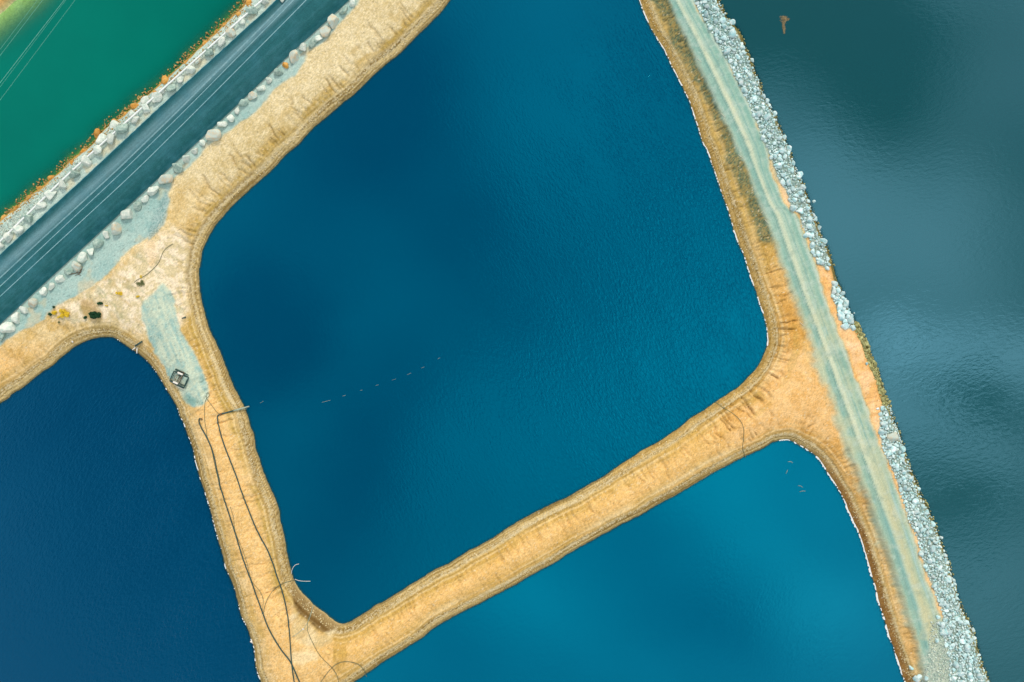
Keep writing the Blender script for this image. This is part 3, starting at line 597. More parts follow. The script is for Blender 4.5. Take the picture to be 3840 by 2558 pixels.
for i, (x, y, r, kk) in enumerate(npp):
    o = boulder('bank_rock', x, y, r*cA*PX*1.25, pale, 1.15, random.uniform(0, 90), .6, 3, 300+i)
    tag(o, f'pale rock on the pond side of the guardrail, {ORD[i]} from the top edge', 'rock', 'pale rocks on the pond side of the guardrail')
for i, (x, y, r, kk) in enumerate(no):
    o = boulder('shore_rock', x, y, r*cA*PX*1.2, orng, 1.1, random.uniform(0, 90), .6, 3, 340+i, .45)
    tag(o, f'rust-orange rock in the shallow edge of the green pond, {ORD[i]} from the top edge', 'rock', 'rust-orange rocks in the edge of the green pond')

# ---- riprap: greedy packing, big ones first
def inpoly(poly):
    p = np.array(poly, dtype=float); x1, y1 = p[:, 0], p[:, 1]; x2, y2 = np.roll(x1, -1), np.roll(y1, -1)
    def f(x, y):
        c_ = (y1 > y) != (y2 > y); return bool((x < (x2[c_]-x1[c_])*(y-y1[c_])/(y2[c_]-y1[c_])+x1[c_]).sum() % 2)
    return f
def pack(poly, sizes, n_try, rng, packf=.74, cells=None, ok=None):
    f = inpoly(poly); p = np.array(poly, dtype=float); x0, y0 = p.min(0); x1, y1 = p.max(0); out = []
    cs_ = 34.0; grid = {} if cells is None else cells
    for r_lo, r_hi, n in sizes:
        for _ in range(n):
            x, y = rng.uniform(x0, x1), rng.uniform(max(y0, -160), min(y1, 2720)); r = rng.uniform(r_lo, r_hi)
            if not f(x, y) or (ok and not ok(x, y)): continue
            gx, gy = int(x//cs_), int(y//cs_); bad = False
            for a in (-1, 0, 1):
                for b in (-1, 0, 1):
                    for (qx, qy, qr) in grid.get((gx+a, gy+b), ()):
                        if (qx-x)**2+(qy-y)**2 < (packf*(qr+r))**2: bad = True; break
                    if bad: break
                if bad: break
            if bad: continue
            grid.setdefault((gx, gy), []).append((x, y, r)); out.append((x, y, r))
    return out
rng = np.random.default_rng(5)
dens = lambda x, y: vn(x/60, y/60, 3) > .18
def okN(x, y): return (y < 760) or (vn(np.array(x/28.), np.array(y/28.), 5) > .34)
north = pack(RIPN, [(10, 14, 90), (6.5, 10, 700), (4.2, 6.5, 3600), (2.2, 4.2, 22000)], 0, rng, .86, ok=okN)
mid = pack(RIPM, [(9, 13, 60), (6, 9, 500), (3, 6, 1800)], 0, rng, .84)
south = pack(RIPS, [(7, 10, 160), (4.6, 7, 2600), (2.6, 4.6, 20000)], 0, rng, .84)
strays = [(2743,86,9),(2904,429,8),(2820,226,7),(2998,656,10),(3007,704,10),(3052,756,4),(3058,820,8),(3070,855,6),(3089,905,8),(3102,1007,6),(3045,922,9),(3021,882,8),(3146,1180,7),(3203,1174,2.5),(3290,1533,3.5),(3250,1365,4),(3528,2015,5),(3542,2083,6),(3552,2110,5),(3578,2192,6),(3622,2330,7),(3648,2362,6),(3518,2315,5),(3520,2338,5),(3514,2400,6),(3437,2545,8),(3446,2540,8),(3475,2543,5),(3416,2504,6)]
PRO = []
for i in range(18):
    rg = np.random.default_rng(900+i); V, F = rock_shape(rg, 3, 8, rg.uniform(.7, 1.0), rg.uniform(1, 1.45), 1, .015)
    PRO.append(mesh_np('rock', V, F)); PRO[-1].materials.append(rip_m)
allr = [(x, y, r, 0 if y < 330 else (1 if y < 640 else 2)) for x, y, r in north]+[(x, y, r, 3) for x, y, r in mid]+[(x, y, r, 4 if y < 1900 else 5) for x, y, r in south]
allr.sort(key=lambda q: -q[2])
allr_big = [q for q in allr if -25 < q[1] < 2580][:300]; bigset = set(allr_big)
ZL = [('loose blue-grey rock of the riprap in the top reach of the lake embankment', 'riprap rocks in the top reach'),
      ('loose blue-grey rock of the riprap beside the narrowing upper gravel road', 'riprap rocks beside the upper gravel road'),
      ('loose blue-grey rock of the scattered lower end of the upper riprap, on orange earth', 'riprap rocks at the lower end of the upper bank'),
      ('loose blue-grey rock of the small separate riprap cluster halfway down the lake embankment', 'rocks of the small separate cluster'),
      ('loose pale blue rock at the head of the lower riprap bank beside the grey lake', 'riprap rocks at the head of the lower bank'),
      ('loose pale blue rock in the bottom reach of the riprap bank beside the grey lake', 'riprap rocks in the bottom reach')]
rr_ = random.Random(4)
for x, y, r, z in allr_big:
    o = bpy.data.objects.new('riprap_rock', PRO[rr_.randrange(18)]); COL.objects.link(o); rm = r*PX*1.17
    p = gp(x, y, rm*.3); o.location = p; o.scale = (rm, rm, rm*rr_.uniform(.85, 1.15)); o.rotation_euler = (rr_.uniform(-.5, .5), rr_.uniform(-.5, .5), rr_.uniform(0, 6.28))
    tag(o, ZL[z][0], 'rock', ZL[z][1])
for i, (x, y, r) in enumerate(strays):
    o = bpy.data.objects.new('stray_rock', PRO[rr_.randrange(18)]); COL.objects.link(o); rm = r*PX*1.3
    p = gp(x, y, rm*.3); o.location = p; o.scale = (rm, rm, rm); o.rotation_euler = (rr_.uniform(-.4, .4), rr_.uniform(-.4, .4), rr_.uniform(0, 6.28))
    tag(o, f'stray pale rock lying apart from the riprap by the grey lake, {ORD[i]} counting from the top edge' if 0 else 'stray pale rock lying apart from the heaped riprap along the grey lake', 'rock', 'stray rocks apart from the riprap')
def heap(name, items, mat, label, cat, sub_=1, up=.25, seed=1, flat_=.8, absz=None):
    rg = np.random.default_rng(seed); protos = [rock_shape(rg, sub_, 7, flat_, rg.uniform(1, 1.5), 1, .02) for _ in range(24)]
    VS, FS, o_ = [], [], 0
    for x, y, r in items:
        V, F = protos[rg.integers(24)]; rm = r*PX*1.17
        p = gp(x, y, rm*up) if absz is None else Vector((*w0((x, y)), absz(x, y, rm)))
        V = turn(V, rg.uniform(0, 6.28), rg.uniform(-.6, .6), rg.uniform(0, 6))*rm+np.array(p[:]); VS.append(V); FS.append(F+o_); o_ += len(V)
    me = mesh_np(name, np.concatenate(VS), np.concatenate(FS)); return tag(link(name, me, mat), label, cat, kind='stuff')
rest = [(x, y, r) for x, y, r, z in allr if (x, y, r, z) not in bigset]
heap('riprap_rubble', rest, rip_s, 'small pale blue rubble packed between the larger riprap rocks along the grey lake', 'rubble', 1, .3, 2)
# spill of rubble at the foot of the gravel road
sp_ = pack([(3490,2330),(3540,2330),(3575,2480),(3600,2760),(3440,2760),(3455,2560),(3480,2480)], [(2.5, 4, 500), (1.2, 2.4, 7000)], 0, rng, 1.1, ok=lambda x, y: rng.random() < (.25+.75*min(1, max(0, (x-3440)/100))))
heap('spilled_gravel', sp_, pal_s, 'thin spill of small pale stones across the lower end of the gravel road', 'gravel', 1, .2, 3)
# olive wet stones along the foot of the lake bank
def along(k, y0, y1, n, dlo, dhi, rlo, rhi, rng, pw=1.0):
    sh = SHORE[k]; px_ = sh[:, 0]/PX+1920; py_ = 1279-sh[:, 1]/PX; out = []
    sel = [i for i in range(len(sh)-1) if y0 < py_[i] < y1 and -150 < px_[i] < 4000]
    for _ in range(n):
        i = sel[rng.integers(len(sel))]; tdir = np.array([px_[i+1]-px_[i], py_[i+1]-py_[i]]); tdir /= np.linalg.norm(tdir)+1e-9
        nrm = np.array([-tdir[1], tdir[0]]); 
        u = rng.uniform(dlo, dhi)/PX; s_ = rng.uniform(0, 9)
        a = np.array([px_[i], py_[i]])+tdir*s_
        for sg in (1, -1):
            q = a+nrm*u*sg; d_ = dat(*w0(q))
            if (d_ > 0) == (u > 0): out.append((q[0], q[1], rlo+(rhi-rlo)*rng.random()**2)); break
    return out
ol = along(4, 1205, 1530, 420, -.35, 1.1, 2.2, 7.0, rng)+along(4, 1040, 1080, 14, 0, 1.0, 2, 4, rng)+along(4, -60, 1000, 380, -.35, .7, 1.2, 3.2, rng)+along(4, 1520, 2640, 600, -.45, .8, 1.2, 3.4, rng)
heap('lake_foot_stones', ol, oliv_m, 'olive wet stones strung along the waterline of the grey lake', 'stones', 1, .15, 4)
og = along(0, -60, 960, 3000, -.5, 1.2, .8, 3.4, rng)+along(0, -60, 960, 420, -1.6, -.3, 1.2, 3.8, rng)
og = [q for q in og if q[0]+q[1] > 300]
heap('rust_shore_stones', og, org_s, 'rust-orange stones and gravel lining the edge of the green pond', 'stones', 1, .1, 5)
pg_ = [q for q in along(0, -60, 960, 3200, 1.0, 3.4, 1.0, 3.8, rng) if q[0]+q[1] > 300 and q[0] < np.interp(q[1], [p[1] for p in RAILX], [p[0] for p in RAILX])+10]
heap('guardrail_rubble', pg_, pal_s, 'pale grey rubble filling the bank between guardrail and green pond', 'rubble', 1, .15, 6)
# pebbles stranded along the banks of the blue ponds
pb = []
for k, a_, b_, n_ in ((1, -60, 2360, 2600), (2, 1250, 2600, 900), (3, 1640, 2600, 900), (1, 1400, 2360, 500)):
    pb += along(k, a_, b_, n_, .9, 2.1 if k != 3 else 1.7, .8, 2.3, rng)
heap('strandline_pebbles', pb, gold_s, 'straw coloured pebbles scattered along the banks of the blue ponds', 'pebbles', 1, .1, 7)

# ------------------------------------------------------------------ foam at the lee shores
foam_m = simple('foam', (232,240,244), (250,252,252), scale=6, rough=.7)
def foam(name, k, y0, y1, label, seed, wmax=.34, gap=.42, side=None):
    sh = SHORE[k]; n = len(sh); V, F = [], []; prev = None; rg = random.Random(seed)
    pts = []
    for i in range(n-1):
        for t in (0, .25, .5, .75): pts.append((sh[i]*(1-t)+sh[i+1]*t, sh[i+1]-sh[i]))
    for i, (a, dr) in enumerate(pts):
        px_, py_ = a[0]/PX+1920, 1279-a[1]/PX
        if not (y0 < py_ < y1) or (side and not side(px_, py_)): prev = None; continue
        nn = np.array([-dr[1], dr[0]]); nn /= np.linalg.norm(nn)+1e-9
        os_ = np.linspace(-.9, .9, 19); hs = [hat(*(a+nn*o)) for o in os_]
        cr_ = None
        for j in range(18):
            if (hs[j] > 0) != (hs[j+1] > 0): cr_ = (os_[j]*hs[j+1]-os_[j+1]*hs[j])/(hs[j+1]-hs[j]); lw = nn if hs[j+1] > 0 else -nn; break
        if cr_ is None: prev = None; continue
        c0 = a+nn*cr_; wv = .6*float(vn(np.array(i/1.7+seed*50), np.array(.5), 3))+.4*float(vn(np.array(i/6.3+seed*50), np.array(.5), 3)); w2 = float(vn(np.array(i/30.+seed*9), np.array(.5), 5))
        wd = (wv-gap)*wmax*2.2*(.4+w2*1.1)
        if wd < .02: prev = None; continue
        wd = min(wd, wmax*1.2)+.03
        base = len(V)
        for u, z in ((.1, .05), (-wd*.5, .075), (-wd, .012)):
            q = c0+lw*u; V.append((q[0], q[1], z+.01))
        if prev is not None:
            for j in range(2): F.append((prev+j, base+j, base+j+1, prev+j+1))
        prev = base
    me = mesh_np(name, V, F, smooth=True); o = link(name, me, foam_m)
    return tag(o, label, 'foam', kind='stuff')
foam('shore_foam', 1, -100, 1300, 'thin white foam line along the right shore of the big blue pond', 1, .15, .30, side=lambda x, y: x > 2300)
foam('shore_foam', 2, 1262, 2640, 'broken white foam along the right shore of the dark blue pond', 2, .2, .5, side=lambda x, y: x > 420)
foam('shore_foam', 3, 1640, 2640, 'white foam line along the curved upper right shore of the bright blue pond', 3, .26, .28, side=lambda x, y: x > 2920)

# ------------------------------------------------------------------ tubes, boxes, small builders
def tube_mesh(name, pts, r, seg=8, closed=False, caps=True):
    pts = [Vector(p) for p in pts]; n = len(pts); V, F = [], []
    for i, p in enumerate(pts):
        a = pts[(i-1) % n] if (closed or i) else p; b = pts[(i+1) % n] if (closed or i < n-1) else p
        t = (b-a).normalized(); s = t.cross(Vector((0, 0, 1)))
        s = s.normalized() if s.length > 1e-4 else Vector((1, 0, 0)); u = s.cross(t)
        rr0 = r[i] if isinstance(r, (list, tuple)) else r
        for j in range(seg):
            an = 2*math.pi*j/seg; V.append(p+s*math.cos(an)*rr0+u*math.sin(an)*rr0)
    for i in range(n if closed else n-1):
        for j in range(seg):
            a, b = i*seg+j, i*seg+(j+1) % seg; c_, d_ = ((i+1) % n)*seg+(j+1) % seg, ((i+1) % n)*seg+j; F.append((a, d_, c_, b))
    me = bpy.data.meshes.new(name)
    if caps and not closed: F = F+[tuple(range(seg)), tuple(range((n-1)*seg, n*seg))[::-1]]
    me.from_pydata([v[:] for v in V], [], F); me.update()
    for p in me.polygons: p.use_smooth = len(p.vertices) == 4
    return me
def path(pts, off, s, up, step=5.0, water=False):            # crop coordinates -> smooth world path lying on the ground
    P_ = [(off[0]+x*s, off[1]+y*s) for x, y in pts]; c_ = catmull(P_, step, closed=False)
    return [gp(x, y, up, water) for x, y in c_]
def bm_box(bm, c_, sz, rz=0.0, bev=.0):
    r = bmesh.ops.create_cube(bm, size=1, matrix=Matrix.Translation(c_)@Matrix.Rotation(rz, 4, 'Z')@Matrix.Diagonal((*sz, 1)))
    if bev: bmesh.ops.bevel(bm, geom=list({e for v in r['verts'] for e in v.link_edges}), offset=bev, segments=2, affect='EDGES')
def box_mesh(name, c_, sz, rz=0.0, bev=.02):
    bm = bmesh.new(); bm_box(bm, Vector(c_), sz, rz, bev); me = bpy.data.meshes.new(name); bm.to_mesh(me); bm.free(); return me
black = simple('black_poly_pipe', (30,62,58), (44,82,76), scale=2, rough=.5, spec=.5)
greyp = simple('weathered_grey_pipe', (150,166,150), (186,196,176), scale=3, rough=.7)
hosem = simple('dull_hose', (104,112,84), (126,130,100), scale=2, rough=.8)
whitem = simple('white_plastic', (236,232,224), (250,246,240), scale=3, rough=.5)
rust = simple('rusty_steel', (112,84,54), (138,104,70), scale=4, rough=.8)
galv = simple('galvanised_steel', (236,246,246), (250,252,252), scale=1.5, rough=.75)

o8, s8 = (800, 1900), .4197; o4, s4 = (0, 1200), cA; o5, s5 = (600, 1350), .1722; o3 = (0, 640)
def P8(l): return [(o8[0]+x*s8, o8[1]+y*s8) for x, y in l]
def P4(l): return [(x*cA, 1200+y*cA) for x, y in l]
def P5(l): return [(600+x*s5, 1350+y*s5) for x, y in l]
def P3(l): return [(x*cA, 640+y*cA) for x, y in l]
def PR(l, ox, oy, s=cA): return [(ox+x*s, oy+y*s) for x, y in l]
def lay_path(P_, up, step=5.0, water=False):
    return [gp(x, y, up, water) for x, y in catmull(P_, step, closed=False)]
def smoothz(pts, n=3):
    for _ in range(n):
        z = [p.z for p in pts]
        for i in range(1, len(pts)-1): pts[i].z = max(z[i], (z[i-1]+z[i+1])/2)
    return pts
# two delivery pipes along the left dike
p1 = P4([(1852,912),(1835,905),(1828,930),(1850,990),(1900,1080),(1940,1170),(1970,1270),(1990,1370),(2010,1450),(2033,1560)])+P8([(190,220),(260,450),(340,670),(430,920),(500,1100),(600,1270),(690,1390),(770,1567),(880,1800)])
t = empty('delivery_pipe', gp(*p1[0])); tag(t, 'black poly pipe with a hooked upper end, nearer the dark blue pond', 'pipe', 'black pipes along the left dike')
t.location = (0, 0, 0)
link('pipe_body', tube_mesh('pipe_body', smoothz(lay_path(p1, .12)), .135, 10), black, t)
fe = lay_path(p1, .14)[0]; link('flange', tube_mesh('flange', [fe, fe+Vector((.12, .1, 0))], .2, 12), rust, t)
p2 = P5([(1350,1175),(1300,1185),(1265,1205),(1250,1245),(1262,1340),(1285,1460),(1310,1567)])+P4([(2060,1150),(2110,1280),(2150,1380),(2190,1490),(2213,1560)])+P8([(350,120),(420,270),(480,380),(530,500),(575,640),(605,720),(640,850),(665,980),(680,1120),(690,1270),(700,1400),(722,1567),(760,1800)])
t = empty('delivery_pipe', (0, 0, 0)); tag(t, 'black poly pipe bending at its top to a grey outfall over the big blue pond', 'pipe', 'black pipes along the left dike')
link('pipe_body', tube_mesh('pipe_body', smoothz(lay_path(p2, .12)), .135, 10), black, t)
arm = [gp(*q, .14) for q in P5([(1300,1183),(1350,1172)])]; e0 = gp(*P5([(1600,1105)])[0], .35); 
link('outfall_arm', tube_mesh('outfall_arm', [arm[0], arm[1], e0], .17, 10), black, t)
q0 = P5([(1600,1105),(1945,1010)]); z1 = Vector((*wz(*q0[1], .45), .45))
link('outfall_spout', tube_mesh('outfall_spout', [e0, (e0+z1)/2, z1], [.16, .19, .13], 12), greyp, t)
q0 = P5([(1700,1090),(1895,1065)]); link('support_stay', tube_mesh('support_stay', [gp(*q0[0], .2), Vector((*wz(*q0[1], .15), .15))], .05, 8), greyp, t)
link('coupling', tube_mesh('coupling', [arm[0], arm[1]], .23, 12), rust, t)
def hose(name, P_, r, mat, label, cat='hose', up=None, water=False, group=None):
    pts = lay_path(P_, r if up is None else up, 4.0, water); o = link(name, tube_mesh(name, pts if water else smoothz(pts), r, 7), mat); return tag(o, label, cat, group)
hose('cable', P5([(1280,1175),(1200,1090),(1100,950),(1017,838),(1060,800),(1082,755),(1070,718),(1040,710),(1012,735),(1004,780),(1015,832),(988,890),(972,1000),(968,1200),(975,1350),(1015,1560)])+P4([(1900,1060),(1925,1130),(1952,1230),(1972,1330),(1998,1440),(2022,1560)]), .05, hosem, 'thin dark cable with a teardrop loop below the gravel pad on the left dike', 'cable')
hose('cable', P8([(150,0),(180,100),(195,220),(255,370),(300,500),(345,665),(415,755),(445,830),(440,910),(435,960)]), .045, hosem, 'thin cable snaking beside the black pipe nearer the dark blue pond', 'cable')
hose('hose', P8([(447,970),(462,880),(510,780),(575,712),(640,680),(730,655)]), .06, hosem, 'thin green hose arching across both black pipes on the left dike')
hose('hose', P8([(728,648),(760,660),(800,666),(868,667)]), .05, whitem, 'short white hose lying out straight over the water of the big blue pond', up=.12, water=True)
hose('hose', P8([(765,512),(735,520),(712,545),(700,575),(698,600)]), .05, whitem, 'curled white hose end at the left shore of the big blue pond', up=.15, water=True)
hose('hose', P8([(705,1165),(770,1120),(825,1065),(862,990),(880,930),(895,875)]), .055, greyp, 'pale hose curving down the brown slurry beach in the corner of the big blue pond')
hose('hose', P8([(872,945),(850,1000),(842,1050),(850,1130),(905,1250),(960,1340),(1055,1435),(1100,1500),(1125,1580)]), .055, hosem, 'long dark hose running from the slurry beach down across the dam crest')
hose('hose', P8([(930,1620),(960,1567),(1040,1460),(1110,1402),(1190,1385),(1280,1402),(1340,1450),(1370,1520)]), .065, hosem, 'hose lying in a wide arch at the left end of the dam')
hose('hose', PR([(205,755),(280,810),(350,850),(410,900),(450,960),(465,1020),(460,1100),(455,1180),(480,1265)], 2600, 1200), .055, hosem, 'dark hose crossing the dam from pond to pond near its right end')
hose('hose', P3([(1590,672),(1510,730),(1460,840),(1410,900),(1340,960),(1260,1005),(1230,1030)]), .055, hosem, 'dark hose crossing the pale plateau between road and big blue pond')
# submerged line whose crests show on the big pond
cr_ = [(960,1519),(975,1512),(987,1505),(1035,1516)]; 
segs = [((975,1512),(987,1505)),((1208,1509),(1238,1501)),((1284,1486),(1296,1482)),((1351,1464.5),(1359,1463)),((1409,1446),(1419,1443)),((1471,1425.5),(1484,1421)),((1527,1405),(1541,1399.5)),((1580,1381),(1590,1376)),((1642,1346.5),(1650,1341))]
pts = []
for i, (a, b) in enumerate(segs):
    for q, z in (((a[0]*1.08-b[0]*.08, a[1]), -.25), (a, .02), (((a[0]+b[0])/2, (a[1]+b[1])/2), .07), (b, .02), ((b[0]*1.08-a[0]*.08, b[1]), -.25)):
        xy = w0(q); pts.append(Vector((xy[0], xy[1], z)))
    if i < len(segs)-1:
        m_ = (np.array(b)+np.array(segs[i+1][0]))/2; xy = w0(m_); pts.append(Vector((xy[0], xy[1], -.6)))
tag(link('sunken_hose', tube_mesh('sunken_hose', pts, .026, 7), greyp), 'sunken pale hose breaking the surface in short dashes across the big blue pond', 'hose')

# ---- guardrail
gtab = RAILX; ys_ = np.arange(-300, 1300, 9.0); xs_ = smooth1(np.interp(ys_, [p[1] for p in gtab], [p[0] for p in gtab]), 14)
gpts = [Vector((*wz(x, y, 3.4), 3.4)) for x, y in zip(xs_, ys_)]
t = empty('guardrail', (0, 0, 0)); tag(t, 'long galvanised guardrail on posts between the green pond and the boulder row', 'guardrail')
V, F = [], []
prof = [(-.14, -.16), (-.1, -.08), (-.14, 0), (-.1, .08), (-.14, .16), (.14, .16), (.14, -.16)]
for i, p in enumerate(gpts):
    a, b = gpts[max(i-1, 0)], gpts[min(i+1, len(gpts)-1)]; d_ = (b-a).normalized(); s_ = Vector((d_.y, -d_.x, 0))
    for u, z in prof: V.append((p+s_*-u+Vector((0, 0, z-.03)))[:])
k_ = len(prof)
for i in range(len(gpts)-1):
    for j in range(k_): F.append((i*k_+j, i*k_+(j+1) % k_, (i+1)*k_+(j+1) % k_, (i+1)*k_+j))
me = bpy.data.meshes.new('rail_beam'); me.from_pydata(V, [], F); me.update(); bm = bmesh.new(); bm.from_mesh(me); bmesh.ops.recalc_face_normals(bm, faces=bm.faces); bm.to_mesh(me); bm.free()
link('rail_beam', me, galv, t)
pm = box_mesh('post', (0, 0, -.45), (.13, .13, 1.2), 0, .01); pm.materials.append(galv); acc = 0; first = True
for i in range(1, len(gpts)):
    acc += (gpts[i]-gpts[i-1]).length
    if acc > 2.4:
        acc = 0; d_ = (gpts[i]-gpts[i-1]).normalized(); p = gpts[i]+Vector((-d_.y, d_.x, 0))*-.17
        o = bpy.data.objects.new('post', pm); COL.objects.link(o); o.parent = t; o.location = p; o.rotation_euler = (0, 0, math.atan2(d_.y, d_.x))

# ---- pump raft on the gravel pad
def L6(x, y): return (640+x*.07656, 1360+y*.07656)
ctr = L6(480, 800); c3 = gp(*ctr); RA = -math.atan2(300, 690)
def loc(x, y, z=0.0):                        # zoom coordinates -> raft-local metres
    q = L6(x, y); wx, wy = (q[0]-ctr[0])*PX, -(q[1]-ctr[1])*PX
    ca, sa = math.cos(-RA), math.sin(-RA); return Vector((wx*ca-wy*sa, wx*sa+wy*ca, z))
t = empty('pump_raft', c3, RA); tag(t, 'square black pump raft with two white boxes and rusty frame on the gravel pad', 'raft')
def rpart(name, pts, r, mat, closed=False, seg=10): return link(name, tube_mesh(name, pts, r, seg, closed), mat, t)
rpart('pontoon', [loc(270,330,.25), loc(960,635,.25)], .19, black); rpart('pontoon', [loc(20,905,.25), loc(660,1245,.25)], .19, black)
rpart('pontoon', [loc(60,880,.3), loc(740,1130,.3)], .1, black)
def rring(x0, y0, x1, y1, rc, z, n=5):
    out = []
    for cx_, cy_, a0 in ((x1-rc, y1-rc, 0), (x0+rc, y1-rc, 90), (x0+rc, y0+rc, 180), (x1-rc, y0+rc, 270)):
        for i in range(n+1): a = R(a0+90*i/n); out.append(Vector((cx_+rc*math.cos(a), cy_+rc*math.sin(a), z)))
    return out
rpart('float_ring', rring(-1.85, -1.30, 1.75, 1.22, .35, .42), .13, black, True)
rpart('float_ring', rring(-1.62, -1.05, -.35, .98, .25, .30), .06, black, True); rpart('float_ring', rring(.3, -1.05, 1.52, .98, .25, .30), .06, black, True)
for a, b in (((400,600),(270,890)),((520,660),(400,880)),((650,620),(440,900)),((640,640),(480,980)),((380,590),(540,680)),((290,840),(430,880)),((240,700),(380,600)),((240,700),(270,860)),((690,520),(650,640)),((430,900),(430,1060))):
    rpart('frame_bar', [loc(*a, .62), loc(*b, .62)], .045, rust, seg=6)
rpart('hoop', [loc(510,395,.5), loc(720,490,.5), loc(700,560,.5)], .045, rust, seg=6)
bx = link('float_box', box_mesh('float_box', (0, 0, 0), (1.22, .36, .3), 0, .04), whitem, t); bx.location = loc(552, 530, .8)
bx = link('float_box', box_mesh('float_box', (0, 0, 0), (1.12, .36, .3), 0, .04), whitem, t); bx.location = loc(325, 973, .8)
rpart('deck_plate', [loc(440,620,.55), loc(560,660,.55)], .14, black, seg=6)
rpart('pole', [loc(300,1150,.35), loc(718,1312,.35)], .035, whitem, seg=6)
for i in range(3): rpart('rope_coil', [Vector((loc(250+60*i,1040+25*i).x+.22*math.cos(a*.63), loc(250+60*i,1040+25*i).y+.17*math.sin(a*.63), .5+.01*i)) for a in range(10)], .022, hosem, True, 6)

# ---- outlet pipe at the dark blue pond
def L7(x, y): return (440+x*.07654, 1260+y*.07654)
t = empty('outlet_pipe', gp(*L7(900, 480))); t.location = (0, 0, 0); tag(t, 'short dark pipe with white splayed end pieces at the tip of the dark blue pond', 'pipe')
link('pipe_body', tube_mesh('pipe_body', [gp(*L7(880,490), .25), gp(*L7(1200,275), .25)], .19, 12), black, t)
for nm, pl_ in (('wing', [(900,560),(740,680)]), ('wing', [(980,500),(950,860)]), ('strap', [(850,500),(930,620)])):
    link(nm, tube_mesh(nm, [Vector((*wz(*L7(*q), .55), .55)) for q in pl_], .13 if nm == 'wing' else .08, 8), greyp if nm != 'wing' else whitem, t)
t = link('pump', tube_mesh('pump', [gp(*P3([(1670,1358)])[0], .15), gp(*P3([(1708,1345)])[0], .15)], [.09, .17], 8), black); tag(t, 'small dark pump stub on the bank right of the gravel pad', 'pump')

# ---- sticks
stk = simple('bleached_stick', (226,226,204), (240,238,220), scale=3)
def stick(a, b, lab, water=False, mat=None, grp=None, bend=0.0):
    pa, pb_ = gp(*a, .06, water), gp(*b, .06, water); m_ = (pa+pb_)/2+Vector((bend, bend, .02))
    tag(link('stick', tube_mesh('stick', [pa, m_, pb_], .045, 6), mat or stk), lab, 'stick', grp)
def pr(p, ox, oy): return (ox+p[0]*cA, oy+p[1]*cA)
for a, b, ox, oy, l in (((675,540),(712,570),2340,0,'bleached stick on the left verge of the gravel road, nearest the top edge'),((890,1040),(930,1075),2340,0,'bleached stick beside the dark grass strip, second from the top of the gravel road'),((1050,1420),(1095,1455),2340,0,'bleached stick beside the dark grass strip, third from the top of the gravel road'),((900,545),(935,585),2500,600,'bleached stick where the dark grass strip ends beside the gravel road'),((1225,1495),(1265,1525),2500,600,'bleached stick on orange earth left of the gravel road, above the dam')):
    stick(pr(a, ox, oy), pr(b, ox, oy), l)
fl = 'sticks floating on the bright blue pond'
stick(pr((870,1302),2600,1200), pr((912,1313),2600,1200), 'floating stick on the bright blue pond, topmost and nearest its rounded tip', True, greyp, fl, .15)
stick(pr((865,1378),2600,1200), pr((851,1412),2600,1200), 'nearly upright floating stick on the bright blue pond, below the topmost one', True, greyp, fl, .1)
stick(pr((277,52),2880,1800), pr((317,68),2880,1800), 'floating stick on the bright blue pond, upper of the close pair', True, greyp, fl, .12)
stick(pr((290,108),2880,1800), pr((342,103),2880,1800), 'floating stick on the bright blue pond, lower of the close pair', True, greyp, fl, .12)

# ---- shrubs: stems and many leaf faces
def shrub(name, sx, sy, rx, ry, h, n, cols, label, cat, leaf=.16, seed=1, rot=0):
    rg = np.random.default_rng(seed); p0 = gp(sx, sy); t = empty(name, p0, R(rot)); tag(t, label, cat)
    lobes = [(rg.uniform(-.6, .6)*rx, rg.uniform(-.6, .6)*ry, rg.uniform(.35, .6)*min(rx, ry)) for _ in range(9)]
    V, F = [], []
    for i in range(n):
        lx, ly, lr = lobes[rg.integers(len(lobes))]; d_ = rg.normal(size=3); d_ /= np.linalg.norm(d_); rr0 = lr*rg.random()**.4
        c_ = np.array([lx+d_[0]*rr0, ly+d_[1]*rr0, max(.06, h*.5+d_[2]*h*.5)])
        u = rg.normal(size=3); u[2] *= .4; u /= np.linalg.norm(u); v = np.cross(u, rg.normal(size=3)); v /= np.linalg.norm(v); L = leaf*rg.uniform(.6, 1.3)
        b = len(V); V += [c_-u*L, c_+v*L*.4, c_+u*L, c_-v*L*.4]; F.append((b, b+1, b+2, b+3))
    link('foliage', mesh_np('foliage', V, F), cols, t)
    for i in range(5):
        lx, ly, lr = lobes[i]; link('stem', tube_mesh('stem', [Vector((0, 0, -.05)), Vector((lx*.5, ly*.5, h*.35)), Vector((lx, ly, h*.6))], [.05, .035, .015], 5), rust, t)
dg = simple('dark_leaf', (20,74,48), (52,100,58), scale=3, island=.4); yl = simple('yellow_bloom', (255,214,20), (255,236,90), scale=3, island=.2); gg = simple('grey_leaf', (110,130,84), (150,150,96), scale=3, island=.3)
shrub('shrub', *L7(0, 0), .01, .01, .01, 1, dg, 'x', 'x') if 0 else None
def Z5(x, y): return (160+x*.12755, 1120+y*.12755)
shrub('evergreen_shrub', *Z5(1570,490), 1.5, .95, .9, 2600, dg, 'largest dark green shrub on the plateau above the dark blue pond', 'shrub', .15, 1)
shrub('evergreen_shrub', *Z5(1280,560), .5, .35, .5, 350, dg, 'small dark green shrub just left of the largest one', 'shrub', .13, 2)
shrub('evergreen_shrub', *Z5(1700,130), .75, .45, .5, 420, dg, 'straggly dark green shrub above the largest one', 'shrub', .13, 3)
shrub('evergreen_shrub', *Z5(230,470), .45, .4, .5, 320, dg, 'dark green shrub at the left end of the yellow flowering bushes', 'shrub', .12, 4)
shrub('evergreen_shrub', *Z5(340,250), .35, .25, .4, 180, dg, 'tiny dark green shrub at the gravel edge above the yellow bushes', 'shrub', .12, 5)
